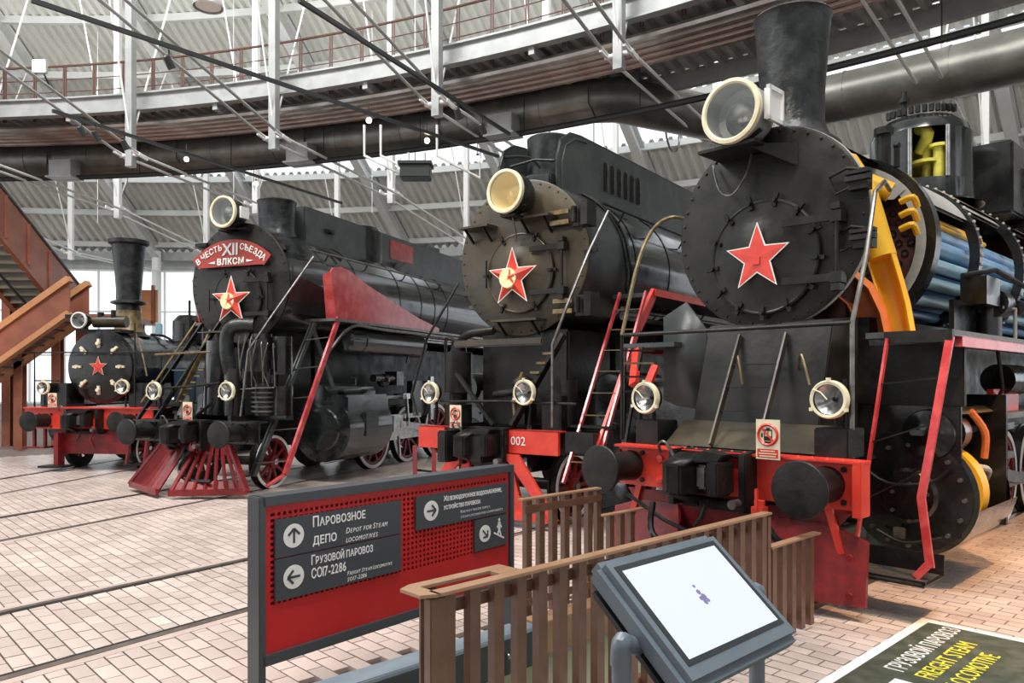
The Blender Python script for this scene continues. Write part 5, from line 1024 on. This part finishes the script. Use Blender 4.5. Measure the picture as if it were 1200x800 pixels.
def smallcaps(par, s, x, z, sz, wid, m=LETTER, **k):         # capitals big, the rest as small capitals, fitted to a width
    cx = 0; obs = []
    for i, ch in enumerate(s):
        if ch == ' ': cx += sz*.3; continue
        big = ch.isupper() or ch.isdigit() or not ch.isalpha(); me = text_mesh(ch.upper(), sz*1.38 if big else sz*1.08, ext=.0008, **k)
        xs = [v.co.x for v in me.vertices] or [0]; w = max(xs)-min(xs)
        for v in me.vertices: v.co.x -= min(xs)
        me.materials.clear(); me.materials.append(m); o = bpy.data.objects.new('lettering', me); COL.objects.link(o); o.parent = par
        obs.append((o, cx)); cx += w+sz*.12
    f = wid/max(cx-sz*.12, .01)
    for o, c_ in obs:
        for v in o.data.vertices: v.co.x *= f
        o.matrix_local = frame((x+c_*f, -.0195, z), (1, 0, 0), (0, 0, 1))
a = plate(.08, 1.02, .888, 1.105)
arrow_disc(a, .2, 1.0, .068, pi/2)
smallcaps(a, 'Паровозное', .33, 1.03, .062, .39, bold=.0012); smallcaps(a, 'депо', .33, .925, .062, .17, bold=.0012)
smallcaps(a, 'Depot for Steam', .57, .955, .036, .33, shear=.25); smallcaps(a, 'locomotives', .57, .9, .036, .25, shear=.25)
b = plate(.08, 1.02, .645, .882)
arrow_disc(b, .2, .765, .068, pi)
smallcaps(b, 'Грузовой паровоз', .32, .81, .056, .46, bold=.001); smallcaps(b, 'СО17-2286', .32, .73, .058, .25, bold=.001)
smallcaps(b, 'Freight Steam Locomotive', .58, .698, .026, .36, shear=.25); smallcaps(b, 'SO17-2286', .58, .66, .026, .15, shear=.25)
c = plate(1.15, 2.1, .882, 1.11)
arrow_disc(c, 1.29, 1.0, .068, 0)
smallcaps(c, 'Железнодорожное водоснабжение,', 1.41, 1.05, .036, .62, bold=.001); smallcaps(c, 'устройство паровоза', 1.41, .99, .036, .38, bold=.001)
smallcaps(c, 'Railway water supply,', 1.58, .945, .022, .32, SOFTL); smallcaps(c, 'steam locomotive components', 1.58, .908, .022, .46, SOFTL)
e = plate(1.73, 2.1, .64, .874)
arrow_disc(e, 1.84, .76, .062, -pi/4)
q = M(); cx, cz_ = 2.0, .77
q.ball((cx, -.02, cz_+.07), .013, 8, (1, .15, 1)); q.beam((cx, -.02, cz_+.055), (cx, -.02, cz_), .003, .028, (1, 0, 0)); q.beam((cx, -.02, cz_), (cx-.022, -.02, cz_-.045), .003, .013, (1, 0, 0)); q.beam((cx, -.02, cz_), (cx+.02, -.02, cz_-.05), .003, .013, (1, 0, 0)); q.beam((cx, -.02, cz_+.045), (cx+.028, -.02, cz_+.01), .003, .01, (1, 0, 0)); q.beam((cx, -.02, cz_+.045), (cx-.025, -.02, cz_+.015), .003, .01, (1, 0, 0))
q.beam((cx-.06, -.02, cz_-.02), (cx+.055, -.02, cz_-.075), .003, .012, (0, 0, 1)); q.obj('stair_walker_symbol', WHT, e)
# touch kiosk
kc = Vector((.478, 1.937, 1.326)); ax = Vector((.721, .693, 0)).normalized(); dn = Vector((.137, -.143, -.172)).normalized(); nn = ax.cross(-dn).normalized()
ks = thing('touch_kiosk', 'grey tilted touch-screen kiosk with a lit white screen on two bent tube legs', 'kiosk', (kc.x, kc.y, 0))
km = Matrix((ax, -dn, nn)).transposed().to_4x4(); km.translation = Vector((0, 0, kc.z))
def kobj(m, name, mt, par=ks, bevel=0, **k):
    o = m.obj(name, mt, par, bevel, **k); o.matrix_local = km if par == ks else Matrix.Identity(4); return o
hb = kobj(M().bb(-.262, .262, -.19, .172, -.055, .012), 'housing', KIOSK, ks, .018)
kobj(M().bb(-.24, .24, -.17, .155, -.1, -.05), 'back_cover', KEDGE, ks, .02)
kobj(M().bb(-.225, .225, -.142, .14, .006, .0135), 'screen_bezel', KEDGE, hb)
kobj(M().bb(-.208, .208, -.128, .124, .012, .0145), 'screen', SCREEN, hb)
q = M()
for x, y, r in ((0, .012, .008), (.006, -.004, .01), (-.008, -.006, .007), (.012, -.016, .006), (-.002, -.018, .008), (.0, .03, .005)): q.cyl((x-.005, y, .0145), (x-.005, y, .0148), r, n=8)
kobj(q, 'screen_emblem', LOGO, hb)
for s in (-1, 1):
    base = km @ Vector((s*.3, -.03, -.03)); inn = km @ Vector((s*.24, -.03, -.06)); top = km @ Vector((s*.31, -.02, -.035)); low = Vector((base.x, base.y, 0))
    o = M().tube([inn, km @ Vector((s*.285, -.025, -.045)), top, top+Vector((.004*s, 0, -.05)), Vector((top.x, top.y, top.z-.12)), Vector((top.x, top.y, 0))], .022, 16, 5).obj('tube_leg', KIOSK, ks)
    M().cyl((top.x, top.y, 0), (top.x, top.y, .012), .07, n=20).obj('foot_flange', KIOSK, ks)
bpy.context.view_layer.update()
